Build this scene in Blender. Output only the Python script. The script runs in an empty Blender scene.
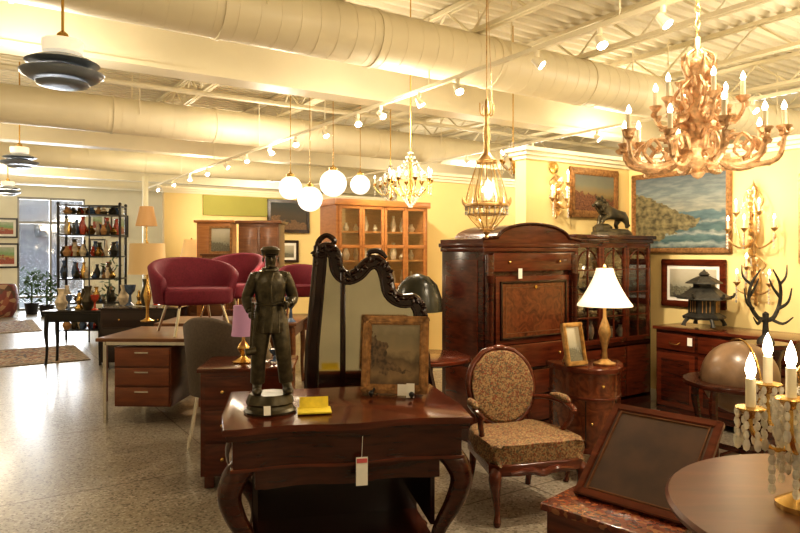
import bpy, bmesh, math, random
from mathutils import Vector, Matrix
random.seed(5)
R=math.radians
TH=33.5
CT,ST=math.cos(R(TH)),math.sin(R(TH))
D=bpy.data; SC=bpy.context.scene
def link(o): SC.collection.objects.link(o)
# ---------------------------------------------------------------- materials
def nt(name):
    m=D.materials.new(name); m.use_nodes=True
    n=m.node_tree.nodes; return m,n,m.node_tree.links,n['Principled BSDF']
def ramp(n,stops):
    r=n.new('ShaderNodeValToRGB'); e=r.color_ramp.elements
    while len(e)<len(stops): e.new(0.5)
    for i,(p,c) in enumerate(stops):
        e[i].position=p; e[i].color=(c[0],c[1],c[2],1)
    return r
def mk(name,col,rough=.5,metal=0,var=.12,scale=8,bump=0,coat=0,trans=0):
    m,n,l,b=nt(name)
    tc=n.new('ShaderNodeTexCoord'); no=n.new('ShaderNodeTexNoise')
    no.inputs['Scale'].default_value=scale; no.inputs['Detail'].default_value=4
    l.new(tc.outputs['Object'],no.inputs['Vector'])
    r=ramp(n,[(.3,[c*(1-var) for c in col]),(.7,[min(1,c*(1+var)) for c in col])])
    l.new(no.outputs['Fac'],r.inputs[0]); l.new(r.outputs[0],b.inputs['Base Color'])
    b.inputs['Roughness'].default_value=rough; b.inputs['Metallic'].default_value=metal
    b.inputs['Coat Weight'].default_value=coat
    b.inputs['Transmission Weight'].default_value=trans
    if bump:
        bp=n.new('ShaderNodeBump'); bp.inputs['Strength'].default_value=bump; bp.inputs['Distance'].default_value=.01
        l.new(no.outputs['Fac'],bp.inputs['Height']); l.new(bp.outputs[0],b.inputs['Normal'])
    return m
def wood(name,c1,c2,rough=.25,sc=(5,9,34),coat=.3,dist=.5):
    m,n,l,b=nt(name)
    tc=n.new('ShaderNodeTexCoord'); mp=n.new('ShaderNodeMapping'); mp.inputs['Scale'].default_value=(sc[0],sc[1],sc[2])
    l.new(tc.outputs['Object'],mp.inputs[0])
    no=n.new('ShaderNodeTexNoise'); no.inputs['Scale'].default_value=1; no.inputs['Detail'].default_value=7; no.inputs['Distortion'].default_value=dist
    l.new(mp.outputs[0],no.inputs['Vector'])
    r=ramp(n,[(.25,c1),(.75,c2)]); l.new(no.outputs['Fac'],r.inputs[0]); l.new(r.outputs[0],b.inputs['Base Color'])
    b.inputs['Roughness'].default_value=rough; b.inputs['Coat Weight'].default_value=coat; b.inputs['Coat Roughness'].default_value=.12
    return m
def emis(name,col,st):
    m,n,l,b=nt(name); b.inputs['Base Color'].default_value=(*col,1)
    b.inputs['Emission Color'].default_value=(*col,1); b.inputs['Emission Strength'].default_value=st
    return m
def glassm(name,tint=(1,1,1),mixf=.18,rough=.05):
    m,n,l,b=nt(name); n.remove(b); o=n['Material Output']
    t=n.new('ShaderNodeBsdfTransparent'); t.inputs[0].default_value=(*tint,1)
    g=n.new('ShaderNodeBsdfGlossy'); g.inputs['Roughness'].default_value=rough
    x=n.new('ShaderNodeMixShader'); x.inputs[0].default_value=mixf
    l.new(t.outputs[0],x.inputs[1]); l.new(g.outputs[0],x.inputs[2]); l.new(x.outputs[0],o.inputs[0]); return m
def vor(name,cols,scale=40,rough=.8,bump=0,coat=0,dist=0):
    m,n,l,b=nt(name)
    tc=n.new('ShaderNodeTexCoord'); v=n.new('ShaderNodeTexVoronoi'); v.inputs['Scale'].default_value=scale
    l.new(tc.outputs['Object'],v.inputs['Vector'])
    s=n.new('ShaderNodeSeparateColor'); l.new(v.outputs['Color'],s.inputs[0])
    k=len(cols); r=ramp(n,[(i/k,c) for i,c in enumerate(cols)]); r.color_ramp.interpolation='CONSTANT'
    l.new(s.outputs[0],r.inputs[0]); l.new(r.outputs[0],b.inputs['Base Color'])
    b.inputs['Roughness'].default_value=rough; b.inputs['Coat Weight'].default_value=coat
    return m
MAH=wood('mahogany',(.024,.006,.003),(.078,.017,.007),.2)
MAH2=wood('mahogany_red',(.055,.012,.005),(.145,.031,.012),.2)
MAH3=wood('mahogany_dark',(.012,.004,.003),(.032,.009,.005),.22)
WAL=wood('walnut',(.10,.038,.015),(.21,.085,.032),.32,coat=.15)
BURL=wood('burl',(.050,.013,.006),(.20,.060,.022),.2,(11,11,11),.4,2.2)
ORW=wood('oak_orange',(.36,.14,.042),(.50,.22,.07),.35)
TAN=wood('tan_wood',(.34,.18,.07),(.48,.28,.12),.4)
BLK=mk('black_lacquer',(.012,.010,.009),.3)
BRZ=mk('bronze_patina',(.075,.062,.036),.33,.5,.4,14,.3)
IRON=mk('cast_iron',(.045,.042,.034),.5,.4,.4,30,.4)
GILT=mk('gilt_metal',(.58,.38,.17),.34,.8,.35,30,.3)
GILT2=mk('gilt_rococo',(.68,.44,.25),.40,.4,.35,45,.5)
GFR=mk('gilt_frame',(.34,.18,.07),.4,.45,.4,40,.5)
BRASS=mk('brass',(.7,.46,.16),.25,.95)
CHR=mk('chrome',(.75,.73,.7),.12,1,.03)
WAX=mk('candle_sleeve',(.85,.76,.55),.5)
WHT=mk('white_paper',(.85,.82,.74),.7,0,.03)
BULB=emis('warm_bulb',(1,.86,.64),14)
BULB2=emis('spot_lens',(1,.94,.82),60)
SHADE=emis('lit_shade',(1,.86,.62),1.2)
SHADE_W=emis('cream_shade',(.95,.84,.64),.5)
GLOBE=emis('opal_glass',(1,.95,.85),1.0)
GL=glassm('pane_glass',(1,1,1),.10); CRY=mk('crystal',(.93,.89,.80),.04,0,.1,30,0,0,.6)
LGL=glassm('lantern_glass',(1,.96,.88),.25,.12)
MIR=mk('mirror_silver',(.62,.60,.50),.06,1,.12,3)
BURG=mk('burgundy_fabric',(.15,.010,.026),.75,0,.2,60)
TAUPE=mk('taupe_fabric',(.10,.075,.055),.8,0,.15,60)
CRM=mk('cream_paint_steel',(.84,.77,.58),.45,0,.04,2)
CRM2=mk('duct_paint',(.84,.76,.56),.4,0,.05,2)
DECK=mk('roof_deck',(.84,.78,.62),.6,0,.06,2)
YEL=mk('yellow_paint',(.86,.67,.31),.7,0,.04,1.5)
OLV=mk('olive_paint',(.36,.34,.08),.7,0,.05,2)
CREAMW=mk('cream_wall',(.82,.77,.62),.7,0,.04,2)
TRIM=mk('trim_paint',(.86,.79,.58),.5,0,.03,2)
TAPE=vor('tapestry',[(.30,.18,.08),(.12,.055,.025),(.32,.21,.10),(.19,.11,.05),(.20,.055,.025),(.26,.17,.08),(.11,.09,.05)],120,.85)
PERS=vor('rug_pattern',[(.28,.12,.08),(.42,.34,.24),(.14,.12,.12),(.36,.22,.14),(.45,.38,.29)],26,.95)
PERS2=vor('rug_pattern_b',[(.12,.11,.12),(.35,.30,.24),(.22,.10,.08),(.30,.27,.24)],26,.95)
MARQ=vor('marquetry',[(.20,.045,.018),(.13,.025,.010),(.28,.10,.035),(.17,.04,.015),(.09,.02,.01)],60,.25,coat=.4)
YELP=mk('yellow_card',(.8,.62,.05),.6,0,.1,40)
TEAL=mk('blue_grey_glass',(.26,.30,.36),.3,.35)
LEAF=mk('leaf_green',(.05,.10,.03),.6,0,.4,20)
PURP=emis('lilac_shade',(.42,.22,.30),.25)
CERA=mk('ceramic_cream',(.6,.5,.35),.3,0,.3,20)
CERB=mk('ceramic_blue',(.08,.12,.2),.25,0,.4,20)
CERR=mk('ceramic_red',(.4,.06,.03),.25,0,.3,20)
CARD=mk('brown_board',(.055,.026,.013),.5,0,.35,9)

def terrazzo():
    m,n,l,b=nt('terrazzo')
    tc=n.new('ShaderNodeTexCoord'); v=n.new('ShaderNodeTexVoronoi'); v.inputs['Scale'].default_value=80
    l.new(tc.outputs['Object'],v.inputs['Vector'])
    s=n.new('ShaderNodeSeparateColor'); l.new(v.outputs['Color'],s.inputs[0])
    r=ramp(n,[(0,(.17,.14,.10)),(.14,(.36,.31,.24)),(.5,(.43,.38,.30)),(.80,(.31,.26,.20)),(.93,(.55,.50,.43))]); r.color_ramp.interpolation='CONSTANT'
    l.new(s.outputs[0],r.inputs[0])
    no=n.new('ShaderNodeTexNoise'); no.inputs['Scale'].default_value=.7; l.new(tc.outputs['Object'],no.inputs['Vector'])
    mx=n.new('ShaderNodeMix'); mx.data_type='RGBA'; mx.blend_type='MULTIPLY'; mx.inputs[0].default_value=.35
    l.new(r.outputs[0],mx.inputs[6]); l.new(no.outputs['Fac'],mx.inputs[7])
    br=n.new('ShaderNodeTexBrick'); br.offset=0; br.inputs['Scale'].default_value=1; br.inputs['Brick Width'].default_value=1.5; br.inputs['Row Height'].default_value=1.5
    br.inputs['Mortar Size'].default_value=.006; br.inputs['Color1'].default_value=(1,1,1,1); br.inputs['Color2'].default_value=(1,1,1,1); br.inputs['Mortar'].default_value=(.35,.3,.25,1)
    l.new(tc.outputs['Object'],br.inputs['Vector'])
    m2=n.new('ShaderNodeMix'); m2.data_type='RGBA'; m2.blend_type='MULTIPLY'; m2.inputs[0].default_value=1
    l.new(mx.outputs[2],m2.inputs[6]); l.new(br.outputs['Color'],m2.inputs[7])
    l.new(m2.outputs[2],b.inputs['Base Color']); b.inputs['Roughness'].default_value=.32
    b.inputs['Coat Weight'].default_value=.2; b.inputs['Coat Roughness'].default_value=.15
    return m
TERR=terrazzo()
def art(name,stops,cliff=None,nz=.12,scale=5,clcol=(.10,.07,.03),low=None,fine=30,skyn=0):
    """painting: ramp over generated height, plus an optional sloping headland"""
    m,n,l,b=nt(name)
    tc=n.new('ShaderNodeTexCoord'); s=n.new('ShaderNodeSeparateXYZ'); l.new(tc.outputs['Generated'],s.inputs[0])
    no=n.new('ShaderNodeTexNoise'); no.inputs['Scale'].default_value=scale; no.inputs['Detail'].default_value=8
    l.new(tc.outputs['Generated'],no.inputs['Vector'])
    def math_(op,a,c):
        k=n.new('ShaderNodeMath'); k.operation=op
        for i,q in enumerate((a,c)):
            if isinstance(q,(int,float)): k.inputs[i].default_value=q
            else: l.new(q,k.inputs[i])
        return k.outputs[0]
    nn=math_('MULTIPLY',math_('SUBTRACT',no.outputs['Fac'],.5),nz)
    z=math_('ADD',s.outputs['Z'],nn)
    r=ramp(n,stops); l.new(z,r.inputs[0]); out=r.outputs[0]
    if skyn:
        mp=n.new('ShaderNodeMapping'); mp.inputs['Scale'].default_value=(4,1,14); l.new(tc.outputs['Generated'],mp.inputs[0])
        n3=n.new('ShaderNodeTexNoise'); n3.inputs['Scale'].default_value=1.5; n3.inputs['Detail'].default_value=7; l.new(mp.outputs[0],n3.inputs['Vector'])
        r3=ramp(n,[(.42,(.55,.6,.62)),(.62,(1.0,.98,.9))]); l.new(n3.outputs['Fac'],r3.inputs[0])
        mq=n.new('ShaderNodeMix'); mq.data_type='RGBA'; mq.blend_type='MULTIPLY'; mq.inputs[0].default_value=skyn
        l.new(out,mq.inputs[6]); l.new(r3.outputs[0],mq.inputs[7]); out=mq.outputs[2]
    if cliff:
        h0,sl=cliff
        top=math_('SUBTRACT',h0,math_('MULTIPLY',s.outputs['X'],sl))
        top=math_('ADD',top,math_('MULTIPLY',nn,2.2))
        mask=math_('GREATER_THAN',top,s.outputs['Z'])
        if low:
            lo=math_('ADD',math_('ADD',low[0],math_('MULTIPLY',s.outputs['X'],low[1])),math_('MULTIPLY',nn,2.5))
            mask=math_('MULTIPLY',mask,math_('GREATER_THAN',s.outputs['Z'],lo))
        mx=n.new('ShaderNodeMix'); mx.data_type='RGBA'; l.new(mask,mx.inputs[0]); l.new(out,mx.inputs[6])
        n2=n.new('ShaderNodeTexNoise'); n2.inputs['Scale'].default_value=fine; n2.inputs['Detail'].default_value=6; l.new(tc.outputs['Generated'],n2.inputs['Vector'])
        r2=ramp(n,[(.35,[c*.45 for c in clcol]),(.65,[min(1,c*1.9) for c in clcol])]); l.new(n2.outputs['Fac'],r2.inputs[0])
        l.new(r2.outputs[0],mx.inputs[7]); out=mx.outputs[2]
    l.new(out,b.inputs['Base Color']); b.inputs['Roughness'].default_value=.45
    return m
SEA=art('seascape',[(0,(.06,.10,.11)),(.06,(.34,.38,.35)),(.10,(.07,.13,.14)),(.17,(.11,.18,.19)),(.20,(.36,.38,.35)),(.24,(.08,.14,.15)),(.33,(.09,.15,.16)),(.36,(.28,.31,.29)),(.40,(.09,.15,.17)),(.48,(.12,.19,.21)),(.51,(.34,.33,.27)),(.75,(.22,.26,.26)),(1,(.14,.17,.19))],(.82,.62),.14,9,(.13,.11,.055),(-.02,.48),16,.8)
LAND=art('landscape_art',[(0,(.06,.05,.02)),(.3,(.16,.12,.04)),(.5,(.28,.2,.09)),(.7,(.2,.2,.14)),(1,(.16,.16,.13))],(.55,.2),.25,7,(.14,.06,.03))
SEPIA=art('sepia_art',[(0,(.10,.06,.03)),(.2,(.26,.17,.08)),(.38,(.12,.08,.04)),(.55,(.32,.24,.13)),(.8,(.24,.20,.12)),(1,(.34,.28,.18))],(.80,.75),.5,4,(.11,.07,.035),(.25,-.1),12)
DARKA=art('dark_art',[(0,(.02,.02,.02)),(.5,(.07,.05,.03)),(1,(.03,.04,.04))],(.5,.3),.3,5,(.14,.08,.04))
PRINT=art('print_art',[(0,(.42,.38,.28)),(.3,(.26,.26,.2)),(.6,(.42,.38,.28)),(1,(.5,.46,.36))],(.4,.1),.3,8,(.14,.13,.09))
COLA=art('colour_art',[(0,(.1,.25,.3)),(.4,(.5,.3,.1)),(.6,(.2,.35,.15)),(1,(.5,.5,.4))],(.5,.2),.5,5,(.3,.08,.05))
# ---------------------------------------------------------------- mesh tools
def cat(pts,n=6,closed=False):
    out=[]; N=len(pts); rng=N if closed else N-1
    for i in range(rng):
        g=lambda k: pts[k%N] if closed else pts[max(0,min(N-1,k))]
        p0,p1,p2,p3=g(i-1),g(i),g(i+1),g(i+2)
        for j in range(n):
            t=j/n
            out.append(tuple(.5*((2*b)+(-a+c)*t+(2*a-5*b+4*c-d)*t*t+(-a+3*b-3*c+d)*t**3) for a,b,c,d in zip(p0,p1,p2,p3)))
    if not closed: out.append(tuple(pts[-1]))
    return out
def G(name,x,y,z=0,rz=0):
    e=D.objects.new(name,None); e.empty_display_size=.1; e.location=(x,y,z); e.rotation_euler=(0,0,R(rz)); link(e); return e
def GR(name,u,v,z=0,rz=0):
    return G(name,CT*u-ST*v,ST*u+CT*v,z,rz+TH)
def rot(rx=0,ry=0,rz=0):
    return Matrix.Rotation(R(rz),4,'Z')@Matrix.Rotation(R(ry),4,'Y')@Matrix.Rotation(R(rx),4,'X')
class Pt:
    def __init__(s,P,name,mat,M=None): s.P=P;s.name=name;s.mat=mat;s.bm=bmesh.new();s.M=M
    def box(s,c,sz,rx=0,ry=0,rz=0,bev=0):
        m=Matrix.Translation(c)@rot(rx,ry,rz)@Matrix.Diagonal((sz[0],sz[1],sz[2],1))
        g=bmesh.ops.create_cube(s.bm,size=1,matrix=m)
        if bev:
            ed=list({e for v in g['verts'] for e in v.link_edges})
            bmesh.ops.bevel(s.bm,geom=ed,offset=bev,segments=2,affect='EDGES',profile=.6)
        return s
    def cyl(s,p1,p2,r1,r2=None,seg=14):
        p1=Vector(p1);p2=Vector(p2);d=p2-p1
        if d.length<1e-6: return s
        q=d.to_track_quat('Z','Y').to_matrix().to_4x4()
        bmesh.ops.create_cone(s.bm,cap_ends=True,segments=seg,radius1=r1,radius2=r1 if r2 is None else r2,depth=d.length,matrix=Matrix.Translation((p1+p2)/2)@q)
        return s
    def sph(s,c,r,seg=14,rx=0,ry=0,rz=0):
        if isinstance(r,(int,float)): r=(r,r,r)
        bmesh.ops.create_uvsphere(s.bm,u_segments=seg,v_segments=max(4,seg*2//3),radius=1,matrix=Matrix.Translation(c)@rot(rx,ry,rz)@Matrix.Diagonal((*r,1)))
        return s
    def lathe(s,prof,c=(0,0,0),seg=24,M=None,sc=(1,1),rz=0):
        T=Matrix.Translation(c)@(M or Matrix.Identity(4))
        rings=[]
        for r,z in prof:
            rings.append([s.bm.verts.new(T@Vector((max(r,.0004)*math.cos(R(rz)+2*math.pi*i/seg)*sc[0],max(r,.0004)*math.sin(R(rz)+2*math.pi*i/seg)*sc[1],z))) for i in range(seg)])
        for a,b in zip(rings,rings[1:]):
            for i in range(seg):
                j=(i+1)%seg
                s.bm.faces.new((a[i],a[j],b[j],b[i]))
        if prof[0][0]>.001: s.bm.faces.new(rings[0][::-1])
        if prof[-1][0]>.001: s.bm.faces.new(rings[-1])
        return s
    def tube(s,pts,r=.01,seg=8,sm=0,closed=False,flat=1):
        pts=[tuple(p) if len(p)==4 else (*p,r) for p in pts]
        if sm: pts=cat(pts,sm,closed)
        P=[Vector(p[:3]) for p in pts]; N=len(P)
        tan=[]
        for i in range(N):
            a=P[(i-1)%N] if (closed or i>0) else P[i]; b=P[(i+1)%N] if (closed or i<N-1) else P[i]
            t=(b-a); tan.append(t.normalized() if t.length>1e-9 else Vector((0,0,1)))
        up=Vector((0,0,1)) if abs(tan[0].z)<.9 else Vector((0,1,0))
        nrm=(up-tan[0]*up.dot(tan[0])).normalized(); rings=[]
        for i in range(N):
            nrm=(nrm-tan[i]*nrm.dot(tan[i]))
            nrm=nrm.normalized() if nrm.length>1e-6 else tan[i].orthogonal().normalized()
            bi=tan[i].cross(nrm)
            rings.append([s.bm.verts.new(P[i]+(nrm*math.cos(2*math.pi*k/seg)+bi*math.sin(2*math.pi*k/seg)*flat)*max(.0005,pts[i][3])) for k in range(seg)])
        rr=list(zip(rings,rings[1:]))
        if closed: rr.append((rings[-1],rings[0]))
        for a,b in rr:
            for k in range(seg):
                j=(k+1)%seg; s.bm.faces.new((a[k],a[j],b[j],b[k]))
        if not closed:
            s.bm.faces.new(rings[0][::-1]); s.bm.faces.new(rings[-1])
        return s
    def _poly(s,A,B,bev):
        va=[s.bm.verts.new(p) for p in A]; vb=[s.bm.verts.new(p) for p in B]; N=len(A)
        f=[s.bm.faces.new(va[::-1]),s.bm.faces.new(vb)]
        for i in range(N):
            j=(i+1)%N; s.bm.faces.new((va[i],va[j],vb[j],vb[i]))
        if bev:
            ed=list({e for ff in f for e in ff.edges})
            bmesh.ops.bevel(s.bm,geom=ed,offset=bev,segments=3,affect='EDGES',profile=.6)
    def prism(s,o,y0,y1,bev=0,M=None):
        T=M or Matrix.Identity(4)
        s._poly([T@Vector((x,y0,z)) for x,z in o],[T@Vector((x,y1,z)) for x,z in o],bev); return s
    def slab(s,o,z0,z1,bev=0,M=None):
        T=M or Matrix.Identity(4)
        s._poly([T@Vector((x,y,z0)) for x,y in o],[T@Vector((x,y,z1)) for x,y in o],bev); return s
    def arcwall(s,rx,ry,th,a0,a1,z0,ztop,c=(0,0),n=24,flare=0):
        rows=[]
        for i in range(n+1):
            a=a0+(a1-a0)*i/n; zt=ztop(i/n); ca,sa=math.cos(R(a)),math.sin(R(a)); row=[]
            for (k,z,e) in ((0,z0,0),(0,(z0+zt)/2,flare*.5),(0,zt-.02,flare),(.3,zt,flare),(.7,zt,flare),(1,zt-.02,flare),(1,(z0+zt)/2,flare*.5),(1,z0,0)):
                row.append(s.bm.verts.new((c[0]+(rx+e-th*k)*ca,c[1]+(ry+e-th*k)*sa,z)))
            rows.append(row)
        m=len(rows[0])
        for a,b in zip(rows,rows[1:]):
            for k in range(m): s.bm.faces.new((a[k],b[k],b[(k+1)%m],a[(k+1)%m]))
        s.bm.faces.new(rows[0]); s.bm.faces.new(rows[-1][::-1]); return s
    def end(s,ang=38,sub=0):
        bmesh.ops.recalc_face_normals(s.bm,faces=s.bm.faces)
        me=D.meshes.new(s.name); s.bm.to_mesh(me); s.bm.free()
        for p in me.polygons: p.use_smooth=True
        try: me.set_sharp_from_angle(angle=R(ang))
        except Exception: pass
        me.materials.append(s.mat); o=D.objects.new(s.name,me); link(o)
        if s.P is not None: o.parent=s.P
        if s.M is not None: o.matrix_world=s.M
        return o
RM=Matrix.Rotation(R(TH),4,'Z')
def skin(P,name,verts,edges,mat,sub=2,scale=1,loc=(0,0,0),rz=0,root=0):
    me=D.meshes.new(name); me.from_pydata([v[:3] for v in verts],edges,[]); me.materials.append(mat)
    o=D.objects.new(name,me); link(o); o.parent=P; o.scale=(scale,)*3; o.location=loc; o.rotation_euler=(0,0,R(rz))
    sk=o.modifiers.new('skin','SKIN'); sk.use_smooth_shade=True
    for i,v in enumerate(verts):
        d=me.skin_vertices[0].data[i]; d.radius=(v[3],v[4] if len(v)>4 else v[3]); d.use_root=(i==root)
    q=o.modifiers.new('sub','SUBSURF'); q.levels=q.render_levels=sub
    return o
# ---------------------------------------------------------------- room shell
def rbox(name,u0,u1,v0,v1,z0,z1,mat,bev=0):
    return Pt(None,name,mat,RM).box(((u0+u1)/2,(v0+v1)/2,(z0+z1)/2),(u1-u0,v1-v0,z1-z0),bev=bev).end()
U0,U1,V0,V1,HC=-4,10.5,-4,19,3.92
rbox('floor',U0,U1,V0,V1,-.12,0,TERR)
rbox('wall_left',U0-.15,U0,V0,V1,0,HC,CREAMW)
rbox('wall_back',U0,U1,V0-.15,V0,0,HC,CREAMW)
rbox('wall_right',U1,U1+.15,V0,V1,0,HC,CREAMW)
w=Pt(None,'wall_far',CREAMW,RM)
for a,b,z0,z1 in ((U0,1.0,0,HC),(2.55,4.6,0,HC),(4.6,U1,0,HC),(1.0,2.55,2.9,HC)):
    w.box(((a+b)/2,V1+.075,(z0+z1)/2),(b-a,.15,z1-z0))
w.end()
c=Pt(None,'ceiling',DECK,RM)
v=V0
o=[]
while v<V1:
    o+= [(v,HC),(v+.05,HC),(v+.07,HC+.06),(v+.13,HC+.06)]; v+=.15
rowa=[c.bm.verts.new((U0,p,z)) for p,z in o]; rowb=[c.bm.verts.new((U1,p,z)) for p,z in o]
for i in range(len(o)-1): c.bm.faces.new((rowa[i],rowa[i+1],rowb[i+1],rowb[i]))
c.box(((U0+U1)/2,(V0+V1)/2,HC+.14),(U1-U0+.3,V1-V0+.3,.1))
c.end()
g=GR('window_1',1.775,V1)
f=Pt(g,'frame',mk('alu',(.25,.24,.22),.4,.6))
for x in (-.755,-.03,.755): f.box((x,.06,1.45),(.05,.1,2.88))
for z in (.04,.35,2.25,2.87): f.box((0,.06,z),(1.55,.1,.06))
f.end(); Pt(g,'pane',GL).box((0,.08,1.45),(1.48,.01,2.8)).end()
rbox('pavement',-8,14,V1+.16,V1+14,-.3,-.1,mk('concrete',(.45,.45,.45),.8))
g=GR('storefront_building',2,V1+13,-.1)
Pt(g,'facade',mk('brick_far',(.30,.30,.32),.8)).box((0,0,2.0),(18,.5,4.0)).end()
b_=Pt(g,'awnings',mk('awning',(.10,.12,.14),.6))
for i in range(6): b_.box((-7.5+3*i,-.4,2.6),(2.4,.6,.5),rx=25)
b_.end()
# joists, beams, ducts
g=GR('ceiling_truss',0,0)
j=Pt(g,'bar_joists',CRM)
for k in range(10):
    u=-3.3+1.45*k
    for z in (HC-.04,HC-.36):
        j.box((u-.025,(V0+V1)/2,z),(.035,V1-V0,.04)); j.box((u+.025,(V0+V1)/2,z),(.035,V1-V0,.04))
    v=V0; s_=0
    while v<V1-.4:
        j.cyl((u,v,HC-.36 if s_ else HC-.05),(u,v+.38,HC-.05 if s_ else HC-.36),.013,seg=5); v+=.38; s_=1-s_
j.end()
b=Pt(None,'ceiling_beam',CRM,RM)
for v,z0,z1 in ((1.0,3.1,3.5),(6.0,3.1,3.5),(10.9,3.1,3.5),(15.6,3.1,3.5)):
    b.box(((U0+U1)/2,v,z0+.02),(U1-U0,.27,.04)); b.box(((U0+U1)/2,v,z1-.02),(U1-U0,.27,.04)); b.box(((U0+U1)/2,v,(z0+z1)/2),(U1-U0,.245,z1-z0-.02))
b.end()
for v,z,r in ((4.7,3.30,.235),(8.95,3.25,.23),(13.2,3.25,.23),(17,3.25,.23)):
    g=GR('air_duct',0,v,z); d=Pt(g,'pipe',CRM2); d.cyl((U0,0,0),(U1,0,0),r,seg=32)
    u=U0+.3
    while u<U1: d.cyl((u,0,0),(u+.03,0,0),r+.010,seg=32); u+=1.3
    u=U0
    while u<U1-.02: d.cyl((u,0,0),(u+.006,0,0),r+.0025,seg=32); u+=.16
    d.end(60)
    h=Pt(g,'hangers',CRM2)
    u=U0+1
    while u<U1: h.cyl((u,r,0),(u,r,.6),.008,seg=5).cyl((u,-r,0),(u,-r,.6),.008,seg=5); u+=2.4
    h.end()
g=GR('conduit_pipe',0,7.8,3.4); Pt(g,'pipe',CRM).cyl((U0+.02,0,0),(U1-.02,0,0),.03,seg=10).end()
# partitions
def partition(name,u0,u1,v0,v1,h,mat=YEL):
    rbox(name,u0,u1,v0,v1,0,h,mat)
    t=Pt(None,name.replace('wall','trim'),TRIM,RM); cx,cy=(u0+u1)/2,(v0+v1)/2
    for dz,e in ((0,.02),(.035,.045),(.07,.075)): t.box((cx,cy,h-.09+dz),(u1-u0+2*e,v1-v0+2*e,.036))
    t.box((cx,cy,.06),(u1-u0+.03,v1-v0+.03,.12)); t.end()
partition('wall_alcove_back',4.28,5.86,4.36,4.50,2.47)
partition('wall_alcove_right',5.76,5.88,-1.5,4.355,2.47)
partition('wall_middle',4.42,7.2,6.62,6.75,2.5)
partition('wall_rear',2.75,7.4,11.4,11.52,2.62)
rbox('trim_olive_band',3.4,4.9,11.36,11.4,2.15,2.5,OLV)
rbox('column',3.05,3.15,14.4,14.5,0,3.1,TRIM,.01)
# rugs
def rug(name,u0,u1,v0,v1,mat):
    g=GR(name,(u0+u1)/2,(v0+v1)/2); w,h=u1-u0,v1-v0
    Pt(g,'field',mat).box((0,0,.006),(w-.3,h-.3,.014)).end()
    e=Pt(g,'border',mk(name+'_border',(.28,.22,.16),.95,0,.5,25)); 
    for sx in (-1,1): e.box((sx*(w/2-.075),0,.006),(.15,h,.012))
    for sy in (-1,1): e.box((0,sy*(h/2-.075),.006),(w-.3,.15,.012))
    e.end()
rug('persian_rug',-1.2,1.4,9.9,11.6,PERS)
rug('runner_rug',-.8,1.15,14.0,16.4,PERS2)
# ---------------------------------------------------------------- pictures
def picture(name,loc,w,h,am,fm,fw=.05,rz=0,tilt=0,mat_w=0,stand=False,dp=.03):
    g=G(name,*loc,rz); M=rot(rx=-tilt)
    f=Pt(g,'frame',fm)
    def bar(x,z,sx,sz):
        for (q,y,t) in ((1,0,dp),(.55,-.012,dp*.5)):
            m=Matrix.Translation(M@Vector((x,y,z)))@M@Matrix.Diagonal((sx if sx>fw*1.01 else sx*q,t,sz if sz>fw*1.01 else sz*q,1))
            gg=bmesh.ops.create_cube(f.bm,size=1,matrix=m)
            bmesh.ops.bevel(f.bm,geom=list({e for v in gg['verts'] for e in v.link_edges}),offset=min(.006,fw*.12),segments=2,affect='EDGES')
    bar(-w/2+fw/2,h/2,fw,h); bar(w/2-fw/2,h/2,fw,h); bar(0,fw/2,w,fw); bar(0,h-fw/2,w,fw)
    f.end()
    c=Pt(g,'canvas',am).box((0,0,0),(w-2*fw-2*mat_w+.004,.008,h-2*fw-2*mat_w+.004)).end()
    c.location=M@Vector((0,-.003 if mat_w else 0,h/2)); c.rotation_euler=(R(-tilt),0,0)
    if mat_w:
        c=Pt(g,'mat_board',WHT).box((0,0,0),(w-2*fw+.004,.006,h-2*fw+.004)).end()
        c.location=M@Vector((0,.004,h/2)); c.rotation_euler=(R(-tilt),0,0)
    if stand:
        s=Pt(g,'easel_leg',fm); top=M@Vector((0,.015,h*.75)); s.cyl(top,(0,top.y+h*.25,0.004),.007,seg=8).end()
    return g
def WR(u,v): return (CT*u-ST*v,ST*u+CT*v)
x,y=WR(5.735,3.77); picture('seascape_painting',(x,y,1.49),1.06,.80,SEA,GFR,.05,TH-90)
x,y=WR(5.735,3.62); picture('framed_print',(x,y,.97),.66,.46,PRINT,MAH2,.06,TH-90,0,.035)
x,y=WR(5.20,4.34); picture('small_landscape_painting',(x,y,1.84),.72,.49,LAND,GFR,.07,TH)
x,y=WR(5.0,11.34); picture('dark_painting',(x,y,1.86),.85,.62,DARKA,MAH3,.06,TH)
x,y=WR(4.95,11.34); picture('small_framed_print',(x,y,1.3),.5,.42,PRINT,MAH3,.05,TH,0,.05)
x,y=WR(.70,18.97); picture('framed_colour_print',(x,y,1.85),.62,.5,COLA,BLK,.04,TH,0,.06)
x,y=WR(.72,18.97); picture('framed_colour_print',(x,y,1.1),.62,.62,COLA,BLK,.04,TH,0,.06)
for uu,zz,ww,hh in ((2.85,2.05,.4,.5),(2.85,1.35,.4,.5),(3.4,1.9,.45,.6)):
    x,y=WR(uu,18.97); picture('framed_colour_print',(x,y,zz),ww,hh,COLA,BLK,.04,TH,0,.05)
x,y=WR(5.735,2.42); g=picture('gilt_wall_mirror',(x,y,1.4),.5,.75,MIR,GILT,.07,TH-90)
Pt(g,'crest',GILT).tube([(-.18,-.02,.75,.02),(-.08,-.02,.84,.03),(0,-.02,.9,.035),(.08,-.02,.84,.03),(.18,-.02,.75,.02)],sm=5).end()
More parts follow.
